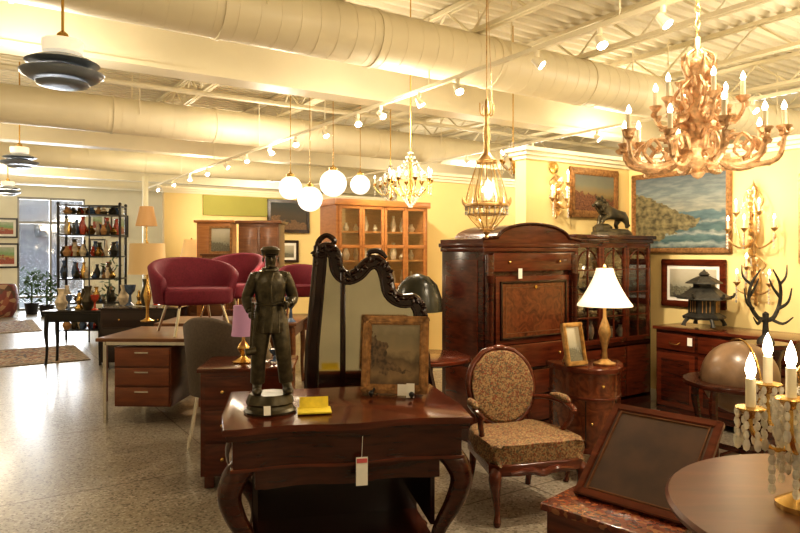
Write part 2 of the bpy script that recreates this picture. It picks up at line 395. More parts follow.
# ---------------------------------------------------------------- lamps
def candle(m,w,bl,x,y,z,h=.09,r=.011,bh=.05,cup=.028):
    m.lathe([(.004,z-.03),(cup*.5,z-.02),(cup,z),(cup*1.05,z+.006),(r,z+.008)],(x,y,0),10)
    w.cyl((x,y,z+.005),(x,y,z+h),r,seg=10)
    bl.lathe([(r*.6,z+h),(r*1.15,z+h+bh*.3),(r*.8,z+h+bh*.65),(.001,z+h+bh)],(x,y,0),8)
def pointlight(name,x,y,z,e,r=.08,col=(1,.80,.54)):
    l=D.lights.new(name,'POINT'); l.energy=e; l.shadow_soft_size=r; l.color=col
    o=D.objects.new(name,l); o.location=(x,y,z); link(o); return o
# large gilt chandelier
g=G('gilt_chandelier',1.475,3.22,0)
m=Pt(g,'arms_and_body',GILT2); w=Pt(g,'candle_sleeves',WAX); bl=Pt(g,'bulbs',BULB)
m.lathe([(.0,1.86),(.02,1.87),(.035,1.89),(.02,1.91),(.05,1.935),(.095,1.96),(.115,2.0),(.08,2.04),(.05,2.07),(.045,2.12),(.065,2.16),(.07,2.2),(.045,2.24),(.032,2.3),(.04,2.36),(.06,2.40),(.045,2.44),(.015,2.47),(.012,2.56),(.0,2.57)],seg=16)
def leaf(m,p,s,az,el):
    """a small curled acanthus leaf"""
    a,e=R(az),R(el); d=Vector((math.cos(a)*math.cos(e),math.sin(a)*math.cos(e),math.sin(e))); P_=Vector(p)
    q=[]
    for t,wd in ((0,.25),(.3,.42),(.65,.36),(1,.05)):
        c_=P_+d*s*t+Vector((0,0,s*.35*t*t)); q.append((c_.x,c_.y,c_.z,s*wd))
    m.tube(q,seg=5,sm=2,flat=.35)
def leafy(m,pts,n,s):
    P=cat(pts,8)
    for k in range(n):
        p=P[int((k+.5)/n*(len(P)-1))]
        az=math.degrees(math.atan2(p[1],p[0])) if abs(p[0])+abs(p[1])>.02 else random.uniform(0,360)
        leaf(m,p[:3],s*random.uniform(.8,1.5),az+random.choice((-75,75,0,160))+random.uniform(-25,25),random.uniform(-50,60))
for k in range(10):
    a=R(36*k+10); rr=.345+.025*(k%2); ca,sa=math.cos(a),math.sin(a); zc=2.055+.035*(k%2)
    pts=[(.05*ca,.05*sa,2.04,.014),(.13*ca,.13*sa,1.95,.016),(.22*ca,.22*sa,1.92,.015),((rr-.03)*ca,(rr-.03)*sa,1.94,.013),(rr*ca,rr*sa,zc-.05,.011),(rr*ca,rr*sa,zc-.01,.009)]
    m.tube(pts,sm=5,seg=7); leafy(m,pts,14,.032)
    m.tube([(.24*ca,.24*sa,1.93,.010),(.29*ca,.29*sa,1.99,.011),(.24*ca,.24*sa,2.05,.010),(.20*ca,.20*sa,2.01,.008),(.225*ca,.225*sa,1.985,.006)],sm=5,seg=6)
    m.tube([(.10*ca,.10*sa,1.99,.010),(.14*ca,.14*sa,2.06,.011),(.20*ca,.20*sa,2.07,.007)],sm=4,seg=6)
    m.sph((rr*ca,rr*sa,zc-.03),(.024,.024,.016),8)
    for q in range(6): leaf(m,(rr*ca,rr*sa,zc-.03),.034,60*q,35)
    candle(m,w,bl,rr*ca,rr*sa,zc,.08,.0115,.045,.034)
for k in range(6):
    a=R(60*k+25); rr=.20; ca,sa=math.cos(a),math.sin(a)
    pts=[(.03*ca,.03*sa,2.22,.012),(.09*ca,.09*sa,2.15,.014),(.16*ca,.16*sa,2.13,.012),(rr*ca,rr*sa,2.18,.010),(rr*ca,rr*sa,2.225,.008)]
    m.tube(pts,sm=5,seg=7); leafy(m,pts,11,.030); candle(m,w,bl,rr*ca,rr*sa,2.24,.08,.0115,.045,.032)
    pts=[(.02*ca,.02*sa,2.50,.006),(.075*ca,.075*sa,2.45,.009),(.05*ca,.05*sa,2.36,.009),(.11*ca,.11*sa,2.28,.010),(.08*ca,.08*sa,2.20,.007)]
    m.tube(pts,sm=5,seg=6); leafy(m,pts,9,.026)
for k in range(48):
    a=k*2.4; z=1.92+.006*k*1.6; leaf(m,(.05*math.cos(a),.05*math.sin(a),z),.055,math.degrees(a),random.uniform(-30,60))
m.end(50); w.end(); bl.end(60)
ch=Pt(g,'chain',GILT); z=2.57
while z<3.5:
    ch.tube([(0,.012*math.cos(t),z+.022+.022*math.sin(t)) if int(z*1000/38)%2 else (.012*math.cos(t),0,z+.022+.022*math.sin(t)) for t in [i*math.pi/4 for i in range(8)]],r=.003,seg=5,closed=True); z+=.038
ch.end(); Pt(g,'canopy',GILT).lathe([(.008,3.49),(.02,3.52),(.07,3.56),(.07,3.92)],seg=16).end()
pointlight('chandelier_glow',1.475,3.22,2.68,18,.12); pointlight('chandelier_glow',1.42,2.95,1.74,7,.12)
# glass lantern pendant
g=G('glass_lantern_pendant',.56,4.2,0)
m=Pt(g,'brass_frame',GILT)
for r_,z,t_ in ((.062,2.08,.009),(.135,1.80,.011),(.118,1.745,.006),(.04,1.645,.008)):
    m.tube([(r_*math.cos(i*math.pi/12),r_*math.sin(i*math.pi/12),z) for i in range(24)],r=t_,seg=6,closed=True)
for k in range(6):
    a=math.pi/3*k; c_,s_=math.cos(a),math.sin(a)
    m.tube([(.06*c_,.06*s_,2.08,.004),(.085*c_,.085*s_,2.0,.004),(.12*c_,.12*s_,1.89,.004),(.135*c_,.135*s_,1.80,.005),(.115*c_,.115*s_,1.73,.004),(.04*c_,.04*s_,1.645,.005)],sm=4,seg=6)
    leaf(m,(.135*c_,.135*s_,1.80),.045,60*k,60)
m.lathe([(0,1.585),(.016,1.595),(.010,1.61),(.028,1.63),(.0,1.65)],seg=12)
m.lathe([(.065,2.075),(.07,2.09),(.045,2.11),(.022,2.14),(.018,2.2),(.026,2.25),(.014,2.33),(.02,2.40),(.01,2.48),(0,2.5)],seg=12)
for k in range(4):
    a=math.pi/2*k+.4; m.tube([(.0,0,2.38,.005),(.045*math.cos(a),.045*math.sin(a),2.39,.005),(.05*math.cos(a),.05*math.sin(a),2.46,.004)],sm=4,seg=5)
m.cyl((0,0,2.48),(0,0,3.92),.004,seg=6).cyl((.035,0,2.46),(.0,0,3.3),.002,seg=5)
m.end()
Pt(g,'glass_body',LGL).lathe([(.058,2.07),(.082,2.0),(.116,1.89),(.13,1.805)],seg=24).lathe([(.13,1.795),(.112,1.735),(.038,1.65)],seg=24).end(60)
w=Pt(g,'candle_sleeves',WAX); bl=Pt(g,'bulbs',BULB); mm=Pt(g,'inner_cluster',BRASS)
mm.cyl((0,0,1.66),(0,0,2.08),.004,seg=6)
for k in range(3):
    a=2.1*k; candle(mm,w,bl,.04*math.cos(a),.04*math.sin(a),1.82,.07,.008,.035,.016)
w.end();bl.end();mm.end()
cr=Pt(g,'crystal_drops',CRY)
for k in range(24):
    a=k*math.pi/12
    for q in range(2): cr.sph((.136*math.cos(a),.136*math.sin(a),1.78-.03*q),(.006,.006,.013),5)
cr.end(10)
pointlight('lantern_glow',.56,4.0,1.95,3,.1)
# crystal chandeliers
def crystal_ch(x,y,z,r,h,n):
    g=G('crystal_chandelier',x,y,0); m=Pt(g,'brass_arms',BRASS); w=Pt(g,'candle_sleeves',WAX); bl=Pt(g,'bulbs',BULB); cr=Pt(g,'crystal_drops',CRY)
    m.lathe([(0,z-h*.45),(.02,z-h*.42),(.03,z-h*.35),(.012,z-h*.25),(.03,z-h*.1),(.015,z),(.025,z+h*.2),(.01,z+h*.4),(.006,z+h*.5),(.006,3.9)],seg=10)
    for k in range(n):
        a=2*math.pi*k/n+.2; c_,s_=math.cos(a),math.sin(a)
        m.tube([(.02*c_,.02*s_,z-h*.2,.006),(r*.5*c_,r*.5*s_,z-h*.3,.006),(r*c_,r*s_,z-h*.1,.006),(r*c_,r*s_,z-h*.02,.005)],sm=4,seg=6)
        candle(m,w,bl,r*c_,r*s_,z,.07,.009,.04,.024)
        for q in range(4): cr.sph((r*c_,r*s_,z-.04-.03*q),(.008,.008,.014),5)
        for q in range(9):
            t=q/8; rr=r*t+.02*(1-t); cr.sph((rr*c_,rr*s_,z+h*.45*(1-t)**1.6+.03),(.009,.009,.013),5)
            cr.sph((rr*.7*c_,rr*.7*s_,z-h*.5+h*.34*t),(.009,.009,.013),5)
    m.end();w.end();bl.end();cr.end(10)
crystal_ch(.10,6.15,2.18,.2,.5,8); crystal_ch(1.2,6.9,2.47,.13,.34,6)
crystal_ch(-.12,8.2,2.35,.2,.45,6)
pointlight('chandelier_glow',.10,6.0,1.92,4,.15)
# globe pendants
for x,y,z,r in ((-1.18,7,2.19,.125),(-.97,7,2.07,.135),(-.72,7,2.24,.145),(-.52,8.5,2.38,.13)):
    g=G('globe_pendant',x,y,0); Pt(g,'globe',GLOBE).sph((0,0,z),r,20).end(60)
    Pt(g,'stem',BRASS).lathe([(.04,z+r-.01),(.045,z+r+.02),(.012,z+r+.04),(.004,z+r+.06),(.004,3.9)],seg=10).end()
# disc pendants
for x,y,dz in ((-1.92,3.7,-.10),(-4.8,8.2,.02),(-7.24,12.0,0)):
    g=G('disc_pendant_lamp',x,y,dz)
    d=Pt(g,'metal_discs',TEAL)
    d.lathe([(.03,2.54),(.10,2.54),(.135,2.55),(.14,2.56),(.10,2.565)],seg=32)
    d.lathe([(.10,2.585),(.17,2.578),(.218,2.605),(.222,2.617),(.17,2.63),(.11,2.65)],seg=32)
    d.lathe([(.10,2.66),(.16,2.658),(.195,2.672),(.15,2.695),(.09,2.715),(.05,2.72)],seg=32); d.end(50)
    Pt(g,'glass_cup',SHADE_W).lathe([(.07,2.72),(.105,2.73),(.11,2.79),(.105,2.80),(.06,2.80)],seg=24).end()
    Pt(g,'stem',BRASS).lathe([(.035,2.80),(.03,2.84),(.008,2.86),(.008,3.9-dz)],seg=10).end()
# track and spotlights
g=GR('track_rail',3.35,0,2.94)
t=Pt(g,'rail',CRM).box((0,7,0),(.035,17,.03)); t.end()
t=Pt(g,'drop_rods',CRM)
for k in range(9): t.cyl((0,-1.4+2*k,0),(0,-1.4+2*k,.62),.006,seg=6)
t.end()
g=GR('track_rail',6.4,0,3.0); Pt(g,'rail',CRM).box((0,6,0),(.035,15,.03)).end()
def spot(u,v,z,az,aim=50):
    g=GR('track_spotlight',u,v,z,az)
    a=Pt(g,'housing',CRM); dv=Vector((0,-math.cos(R(aim)),-math.sin(R(aim)))); p=Vector((0,0,-.08))
    a.cyl((0,0,0),(0,0,-.04),.018,seg=10).cyl((0,0,-.04),p,.006,seg=6).cyl(p-dv*.04,p+dv*.04,.022,.036,seg=14).end()
    Pt(g,'lens',BULB2).cyl(p+dv*.04,p+dv*.046,.031,seg=14).end()
vs=[2.3,2.75,3.3,4.2,4.75,5.4,5.85,6.6,7.4,8.2,9.1,10,11,12,13.2,14.4]
for k,v in enumerate(vs): spot(3.35,v,2.925,[25,-10,40,0,50,15,-20][k%7],[50,60,40][k%3])
for k,v in enumerate((2.2,3.4,4.0,5.3,6.4,7.8,9.4)): spot(6.4,v,2.985,[30,0,50][k%3],45)
# table lamps
def tlamp(name,x,y,z,h,rs,hs,shm=SHADE,bm=BRASS,rt=None,glow=0):
    g=G(name,x,y,z); rt=rt or rs*.45; zb=h-hs
    Pt(g,'base',bm).lathe([(.07,0),(.075,.012),(.05,.02),(.02,.04),(.015,zb*.25),(.03,zb*.42),(.042,zb*.55),(.03,zb*.68),(.012,zb*.8),(.01,zb),(.006,h-.02),(.012,h+.01),(0,h+.03)],seg=16).end()
    s=Pt(g,'shade',shm); prof=[(rs,zb),(rs*.98,zb+.012)]
    n=8
    for i in range(1,n+1):
        t=i/n; prof.append((rt+(rs*.96-rt)*(1-t)**1.35,zb+.012+(hs-.012)*t))
    inner=[(r-.003,zz) for r,zz in prof[::-1]]
    s.lathe(prof+inner+[prof[0]],seg=32)
    s.end(60)
    if glow: pointlight('lamp_glow',x,y,z+h+.08,glow,.08)
    return g
tlamp('brass_table_lamp',1.36,4.32,.752,.64,.18,.25,SHADE_W,GILT,.055,1.5)
tlamp('drum_table_lamp',-2.72,7.0,.752,.84,.2,.33,emis('tan_shade',(.50,.33,.14),.26),BRASS,.18)
tlamp('small_table_lamp',-1.45,6.95,.752,.55,.09,.14,SHADE,CERA,.05,5)
tlamp('lilac_table_lamp',-1.04,4.32,.765,.38,.08,.2,PURP,BRASS,.065)
tlamp('yellow_table_lamp',-1.86,7.9,.802,.62,.11,.2,SHADE,CERR,.06,5)
tlamp('yellow_table_lamp',-3.4,10.6,.802,.9,.18,.28,emis('amber_shade',(.8,.5,.2),.5),BRASS,.12)
g=G('floor_lamp',-3.9,10.0,0); Pt(g,'stand',BRASS).lathe([(.14,0),(.14,.02),(.02,.05),(.012,.1),(.012,2.0)],seg=16).end()
Pt(g,'shade',emis('tan_shade2',(.5,.28,.11),.3)).lathe([(.16,1.9),(.1,2.2),(.095,2.2),(.15,1.9)],seg=20).end()
# gilt wall sconces with lights
def sconce(name,u,v,z,rz,hh,n,rr,mat=GILT):
    x,y=WR(u,v); g=G(name,x,y,z,rz); m=Pt(g,'gilt_bracket',mat); w=Pt(g,'candle_sleeves',WAX); bl=Pt(g,'bulbs',BULB); cr=Pt(g,'crystal_drops',CRY)
    m.lathe([(0,-hh*.5),(.02,-hh*.45),(.012,-hh*.35),(.03,-hh*.2),(.045,0),(.03,hh*.18),(.012,hh*.3),(.035,hh*.42),(.01,hh*.5),(0,hh*.55)],(0,-.03,0),12,sc=(1,.6))
    m.tube([(-.05,-.03,hh*.2,.007),(-.09,-.04,hh*.32,.007),(0,-.04,hh*.48,.007),(.09,-.04,hh*.32,.007),(.05,-.03,hh*.2,.007)],sm=5,seg=6)
    for k in range(14): leaf(m,(0,-.05,-hh*.4+hh*.06*k),.05,-90+random.uniform(-80,80),random.uniform(-20,60))
    for k in range(n):
        t=(k/(n-1)*2-1) if n>1 else 0; xx=rr*t; yy=-.08-.10*(1-abs(t)); zz=-.02+(.14 if k%2 else 0)
        m.tube([(0,-.03,-hh*.15,.009),(xx*.4,yy,-hh*.25,.009),(xx,yy,-hh*.12+zz,.008),(xx,yy,zz-.02,.006)],sm=5,seg=6)
        candle(m,w,bl,xx,yy,zz,.08,.010,.045,.028)
        for q in range(5): cr.sph((xx,yy-.01,zz-.05-.028*q),(.010,.010,.015),5)
        for q in range(7): cr.sph((xx*q/6,yy*.6,hh*.42-(hh*.42-zz-.02)*(q/6)**.7),(.008,.008,.012),5)
    m.end();w.end();bl.end()
    cr.end(10)
sconce('gilt_wall_sconce',5.72,3.02,1.72,TH-90,.75,5,.20)
sconce('gilt_wall_sconce',5.72,3.0,1.25,TH-90,.45,3,.14)
sconce('gilt_wall_sconce',5.72,2.0,1.7,TH-90,.7,5,.2)
sconce('small_wall_sconce',4.62,4.34,2.02,TH,.42,3,.10)
pointlight('sconce_glow',*WR(5.42,3.02),1.95,5,.1); pointlight('sconce_glow',*WR(4.62,4.05),2.2,2,.08)
x,y=WR(4.62,4.34); g=G('round_wall_sconce',x,y,2.30,TH); Pt(g,'plate',BRASS).lathe([(.06,0),(.055,.012),(.03,.02),(.0,.022)],M=rot(rx=90),seg=20).end()
# ---------------------------------------------------------------- front desk
g=G('mahogany_desk',-.28,3.11,0,12)
def serp(w,d,a=.03,n=24,e=0):
    o=[]
    for i in range(n+1):
        t=i/n; x=-w/2+w*t; o.append((x,-d/2-a*math.cos((t-.5)*4*math.pi)*(.5)-(a*.5)+e))
    o+=[(w/2+.015,-d*.2),(w/2,d/2),(-w/2,d/2),(-w/2-.015,-d*.2)]
    return o
Pt(g,'top',MAH2).slab(serp(1.06,.72),.752,.78,.008).end()
Pt(g,'top_moulding',MAH).slab(serp(1.03,.69),.725,.752,.006).end()
Pt(g,'frieze',MAH).slab(serp(.98,.64),.60,.725,.006).end()
Pt(g,'frieze_mouldings',MAH2).slab(serp(1.0,.66),.592,.606,.004).end()
L=Pt(g,'legs',MAH)
for sx in (-1,1):
    for yb in (-.27,.27):
        k=-1 if yb<0 else 1
        L.tube([(sx*.43,yb,.61,.05),(sx*.48,yb+k*.02,.56,.056),(sx*.505,yb+k*.03,.48,.05),(sx*.475,yb+k*.01,.37,.042),(sx*.41,yb,.25,.032),(sx*.40,yb,.15,.03),(sx*.44,yb+k*.02,.06,.035),(sx*.48,yb+k*.03,.022,.03)],sm=5,seg=12)
L.end()
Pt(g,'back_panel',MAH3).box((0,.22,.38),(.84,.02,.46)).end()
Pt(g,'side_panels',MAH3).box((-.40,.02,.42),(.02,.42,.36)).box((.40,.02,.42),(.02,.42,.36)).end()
Pt(g,'inner_apron',MAH).slab(serp(.80,.56),.50,.592,.006).end()
Pt(g,'lower_shelf',MAH).slab([(-.42,-.2),(-.2,-.26),(.2,-.26),(.42,-.2),(.42,.26),(-.42,.26)],.12,.16,.006).end()
tg=Pt(g,'price_tag',WHT); tg.box((.04,-.385,.575),(.05,.003,.12)); tg.cyl((.04,-.38,.63),(.045,-.375,.72),.0014,seg=4); tg.end()
Pt(g,'tag_label',mk('pink_label',(.6,.12,.12),.6)).box((.04,-.3875,.62),(.044,.002,.018)).end()
# bronze worker statue
sg=G('bronze_man_statue',-.585,2.93,.781,15)
Pt(sg,'rock_base',BRZ).lathe([(.115,0),(.118,.01),(.105,.02),(.10,.035),(.108,.045),(.10,.07),(.092,.085),(.0,.09)],seg=14,sc=(1,.85)).end(25)
k=.372
V=[(0,0,.98,.145,.12),(0,.0,1.12,.135,.11),(0,0,1.32,.165,.12),(0,.01,1.46,.09,.085),(0,0,1.53,.055,.055),(.005,-.01,1.61,.075,.09),(.005,-.005,1.70,.07,.082),
 (-.18,.01,1.42,.07,.07),(-.27,.05,1.16,.055,.055),(-.235,-.12,.99,.036,.04),
 (.18,.01,1.42,.07,.07),(.275,.06,1.15,.055,.055),(.20,-.11,1.08,.036,.04),
 (-.10,0,.90,.105,.11),(-.14,-.04,.50,.075,.08),(-.15,.02,.12,.06,.065),(-.17,-.14,.045,.045,.05),
 (.10,0,.90,.105,.11),(.15,-.07,.52,.075,.08),(.19,-.02,.12,.06,.065),(.22,-.17,.045,.045,.05)]
E=[(0,1),(1,2),(2,3),(3,4),(4,5),(5,6),(2,7),(7,8),(8,9),(2,10),(10,11),(11,12),(0,13),(13,14),(14,15),(15,16),(0,17),(17,18),(18,19),(19,20)]
skin(sg,'body',V,E,BRZ,2,k,(0,0,.082))
def at(o): o.scale=(k,)*3; o.location=(0,0,.082); return o
at(Pt(sg,'jacket',BRZ).lathe([(.205,.74),(.225,.76),(.205,.88),(.175,1.05),(.165,1.12),(.185,1.24),(.195,1.34),(.155,1.44),(.08,1.5),(.06,1.52)],seg=20,sc=(1,.78)).end(60))
fd=Pt(sg,'coat_folds',BRZ)
for q in range(14):
    a=q*math.pi/7+.2; fd.tube([(.215*math.cos(a),.215*.78*math.sin(a),.75,.018),(.185*math.cos(a+.1),.185*.78*math.sin(a+.1),.92,.014),(.16*math.cos(a+.15),.16*.78*math.sin(a+.15),1.1,.006)],sm=3,seg=6)
fd.tube([(0,-.155,.76,.012),(.01,-.14,1.0,.012),(.0,-.145,1.3,.014),(.03,-.10,1.46,.016)],sm=3,seg=6)
fd.tube([(.175*math.cos(t),.175*.8*math.sin(t),1.09) for t in [i*math.pi/9 for i in range(18)]],r=.016,seg=6,closed=True); at(fd.end())
at(Pt(sg,'sleeves',BRZ).tube([(-.17,.01,1.44,.07),(-.22,.03,1.3,.075),(-.275,.05,1.15,.066),(-.24,-.09,1.02,.055)],sm=4,seg=10).tube([(.17,.01,1.44,.07),(.23,.04,1.3,.075),(.28,.06,1.14,.066),(.215,-.07,1.09,.055)],sm=4,seg=10).end())
at(Pt(sg,'trousers',BRZ).tube([(-.09,0,.9,.12),(-.12,-.03,.65,.105),(-.14,-.04,.45,.09),(-.15,.01,.14,.085)],sm=4,seg=12).tube([(.09,0,.9,.12),(.13,-.05,.65,.105),(.155,-.06,.45,.09),(.19,-.01,.14,.085)],sm=4,seg=12).end())
at(Pt(sg,'boots',BRZ).sph((-.16,-.07,.05),(.06,.13,.055),12).sph((.205,-.1,.05),(.06,.13,.055),12,rz=12).end())
hd=Pt(sg,'face_and_ears',BRZ); hd.sph((.005,-.105,1.615),(.015,.025,.03),8).sph((-.085,-.005,1.62),(.014,.025,.034),8).sph((.095,-.005,1.62),(.014,.025,.034),8)
hd.sph((.005,-.085,1.545),(.035,.03,.022),8).sph((-.03,-.09,1.64),(.02,.015,.01),6).sph((.04,-.09,1.64),(.02,.015,.01),6).sph((.005,-.096,1.575),(.028,.01,.008),6)
at(hd.end())
at(Pt(sg,'cap',BRZ).lathe([(.098,1.67),(.105,1.69),(.11,1.72),(.12,1.74),(.08,1.775),(0,1.785)],seg=16,sc=(1,1.08)).sph((.005,-.115,1.68),(.075,.06,.012),10,rx=-12).end())
hn=Pt(sg,'hands',BRZ)
for (hx,hy,hz,dx) in ((-.235,-.15,.965,1),(.19,-.15,1.08,-1)):
    hn.sph((hx,hy,hz),(.032,.045,.042),10)
    for q in range(4):
        oy=hz+.03-.02*q; ln=.05-.006*abs(q-1.2)
        hn.tube([(hx,hy-.03,oy,.011),(hx+dx*.01,hy-.03-ln,oy-.008,.010),(hx+dx*.035,hy-.03-ln,oy-.018,.009)],sm=3,seg=6)
    hn.tube([(hx+dx*.015,hy+.01,hz+.03,.013),(hx+dx*.045,hy-.02,hz+.045,.011),(hx+dx*.055,hy-.05,hz+.04,.009)],sm=3,seg=6)
at(hn.end())
at(Pt(sg,'mallet',BRZ).cyl((-.21,-.2,1.12),(-.24,-.16,.55),.014).cyl((-.30,-.17,.53),(-.18,-.15,.55),.045).end())
at(Pt(sg,'collar_and_scarf',BRZ).tube([(.08*math.cos(t),.075*math.sin(t),1.5+.012*math.sin(t)) for t in [i*math.pi/6 for i in range(12)]],r=.028,seg=8,closed=True).end())
Pt(sg,'tag',WHT).box((-.02,-.11,.03),(.03,.003,.04),rx=-20).end()
# yellow booklet, picture and cards
g=G('yellow_booklet',-.385,2.92,.785,10); Pt(g,'cover',YELP).box((0,0,.004),(.15,.11,.008),bev=.002).end(); Pt(g,'pages',YELP).box((0,.045,.03),(.13,.003,.05),rx=-20).end()
g=picture('framed_sepia_picture',(-.03,3.27,.788),.34,.39,SEPIA,GFR,.045,-8,12,0,True)
Pt(g,'price_card',WHT).box((.06,-.05,.03),(.07,.004,.055),rx=-10).box((.09,-.06,.03),(.04,.004,.07),rx=-10).end()
Pt(g,'plate_stands',BLK).tube([(-.1,-.09,.004),(-.1,-.02,.02),(-.1,.05,.05),(-.1,.1,.004)],r=.007,sm=4).tube([(.1,-.09,.004),(.1,-.02,.02),(.1,.05,.05),(.1,.1,.004)],r=.007,sm=4).sph((-.1,-.09,.018),.014,8).sph((.1,-.09,.018),.014,8).end()
# ornate dressing mirror
g=G('carved_dressing_mirror',-.17,3.93,0,4); g.scale=(.95,1,.965)
PV=Matrix.Translation((0,0,.42))@rot(rx=-5)@Matrix.Translation((0,0,-.42))
def tilt(o): o.location=PV.to_translation(); o.rotation_euler=(R(-5),0,0); return o
oL=[(-.36,.42),(-.36,1.50),(-.33,1.585),(-.27,1.60),(-.215,1.55),(-.20,1.46),(-.16,1.42),(-.10,1.44),(-.04,1.50),(.03,1.52),(.09,1.48),(.12,1.40),(.14,1.31),(.20,1.27),(.28,1.27),(.335,1.20),(.34,1.10),(.30,1.03),(.33,.96),(.36,.85),(.36,.42)]
tilt(Pt(g,'mirror_glass',MIR).prism([(x*.97,z) for x,z in oL],0,.012).end())
# solid carved border: offset the outline inward and fill the band
def inset(o,d):
    n=len(o); cx=sum((o[i][0]*o[(i+1)%n][1]-o[(i+1)%n][0]*o[i][1]) for i in range(n)); sg_=1 if cx>0 else -1; r=[]
    for i in range(n):
        a,b=Vector(o[i-1]),Vector(o[(i+1)%n]); t=(b-a).normalized(); nn=Vector((-t.y,t.x))*sg_; r.append((o[i][0]+nn.x*d,o[i][1]+nn.y*d))
    return r
fine_=cat(oL,4,True); inn=inset(fine_,.062)
fr=Pt(g,'carved_frame',MAH3)
for yy in (-.022,):
    A=[fr.bm.verts.new((x,yy,z)) for x,z in fine_]; B=[fr.bm.verts.new((x,yy,z)) for x,z in inn]; C=[fr.bm.verts.new((x,.0,z)) for x,z in inn]; E_=[fr.bm.verts.new((x,.02,z)) for x,z in fine_]
    n_=len(A)
    for i in range(n_):
        j_=(i+1)%n_; fr.bm.faces.new((A[i],A[j_],B[j_],B[i])); fr.bm.faces.new((B[i],B[j_],C[j_],C[i])); fr.bm.faces.new((A[i],E_[i],E_[j_],A[j_]))
fr.tube([(x,-.012,z) for x,z in fine_],r=.020,seg=8,closed=True)
fr.tube([(x,-.024,z) for x,z in inn],r=.009,seg=6,closed=True)
fr.box((-.185,-.012,.93),(.035,.03,1.0),bev=.006)
tilt(fr.end(30))
cv=Pt(g,'carved_scrolls',MAH3)
for i,(x,z) in enumerate(cat(oL[1:19],4)):
    cv.sph((x+random.uniform(-.02,.02),-.03,z-.02+random.uniform(-.02,.02)),(.020,.012,.012),6,ry=random.uniform(0,180))
cv.tube([(-.36,0,1.56,.018),(-.34,0,1.63,.02),(-.29,0,1.665,.018),(-.24,0,1.63,.02),(-.27,0,1.60,.014),(-.30,0,1.62,.01)],sm=4,seg=6)
cv.tube([(.10,0,1.52,.012),(.05,0,1.565,.018),(-.01,0,1.56,.016),(-.02,0,1.53,.012)],sm=4,seg=6); tilt(cv.end())
tilt(Pt(g,'backboard',MAH3).prism([(x*.98,z) for x,z in oL],.012,.03).end())
Pt(g,'base_stand',MAH).box((0,0.05,.40),(.8,.24,.05),bev=.01).box((-.33,.05,.2),(.06,.2,.38)).box((.33,.05,.2),(.06,.2,.38)).box((0,.05,.10),(.66,.16,.03)).end()
def table(name,x,y,w,d,h,mat,rz=0,drawer=True,th=.03):
    g=G(name,x,y,0,rz); Pt(g,'top',mat).box((0,0,h-th/2),(w,d,th),bev=.006).end()
    Pt(g,'apron',mat).box((0,0,h-th-.06),(w-.06,d-.06,.12),bev=.003).end()
    l=Pt(g,'legs',mat)
    for sx in (-1,1):
        for sy in (-1,1):
            X,Y=sx*(w/2-.05),sy*(d/2-.05)
            l.tube([(X,Y,h-th-.02,.03),(X+sx*.01,Y+sy*.01,h*.6,.028),(X,Y,h*.3,.018),(X+sx*.012,Y+sy*.012,.0,.02)],sm=4,seg=8)
    l.end()
    if drawer: Pt(g,'drawer',mat).box((0,-d/2+.025,h-th-.06),(w*.6,.02,.08),bev=.004).sph((0,-d/2+.005,h-th-.06),.012,8).end()
    return g
def chest(name,x,y,w,d,h,mat,n=3,rz=0,leg=.08,fm=BRASS):
    g=G(name,x,y,0,rz); Pt(g,'body',mat).box((0,0,leg+(h-leg)/2),(w,d,h-leg),bev=.006).end()
    Pt(g,'top',mat).box((0,0,h-.012),(w+.04,d+.04,.026),bev=.006).end()
    p=Pt(g,'drawers',mat); q=Pt(g,'knobs',fm); hh=(h-leg-.05)/n
    for k in range(n):
        z=leg+.01+hh*(k+.5); p.box((0,-d/2-.006,z),(w-.06,.02,hh-.02),bev=.006); q.sph((-w*.25,-d/2-.022,z),.014,8).sph((w*.25,-d/2-.022,z),.014,8)
    p.end(); q.end(); f=Pt(g,'feet',mat)
    for sx in (-1,1):
        for sy in (-1,1): f.box((sx*(w/2-.05),sy*(d/2-.05),leg/2+.002),(.06,.06,leg),bev=.004)
    f.end(); return g
chest('writing_chest',-1.0,4.35,.56,.46,.765,MAH2,3,5)
# round table with dark dome lamp
g=G('round_side_table',.20,4.65,0); Pt(g,'top',MAH2).lathe([(0,.72),(.29,.72),(.31,.735),(.31,.75),(.29,.76),(0,.76)],seg=36).end()
Pt(g,'pedestal',MAH).lathe([(.04,.72),(.03,.6),(.05,.5),(.06,.4),(.035,.3),(.05,.2),(.05,.15),(0,.14)],seg=16).tube([(.03,0,.2,.025),(.15,0,.12,.022),(.27,0,.0,.025)],sm=4).tube([(-.02,.03,.2,.025),(-.08,.13,.12,.022),(-.14,.23,.0,.025)],sm=4).tube([(-.02,-.03,.2,.025),(-.08,-.13,.12,.022),(-.14,-.23,.0,.025)],sm=4).end()
g=G('dome_table_lamp',.13,4.72,.761); Pt(g,'base',BRZ).lathe([(.08,0),(.07,.02),(.02,.05),(.02,.1),(.03,.2),(.015,.3),(.01,.5)],seg=16).end()
Pt(g,'dome_shade',mk('dark_green_glass',(.03,.03,.02),.25)).lathe([(.18,.31),(.175,.40),(.14,.50),(.08,.56),(.02,.58),(.075,.555),(.135,.495),(.17,.40),(.175,.31),(.18,.31)],seg=28).end(60)
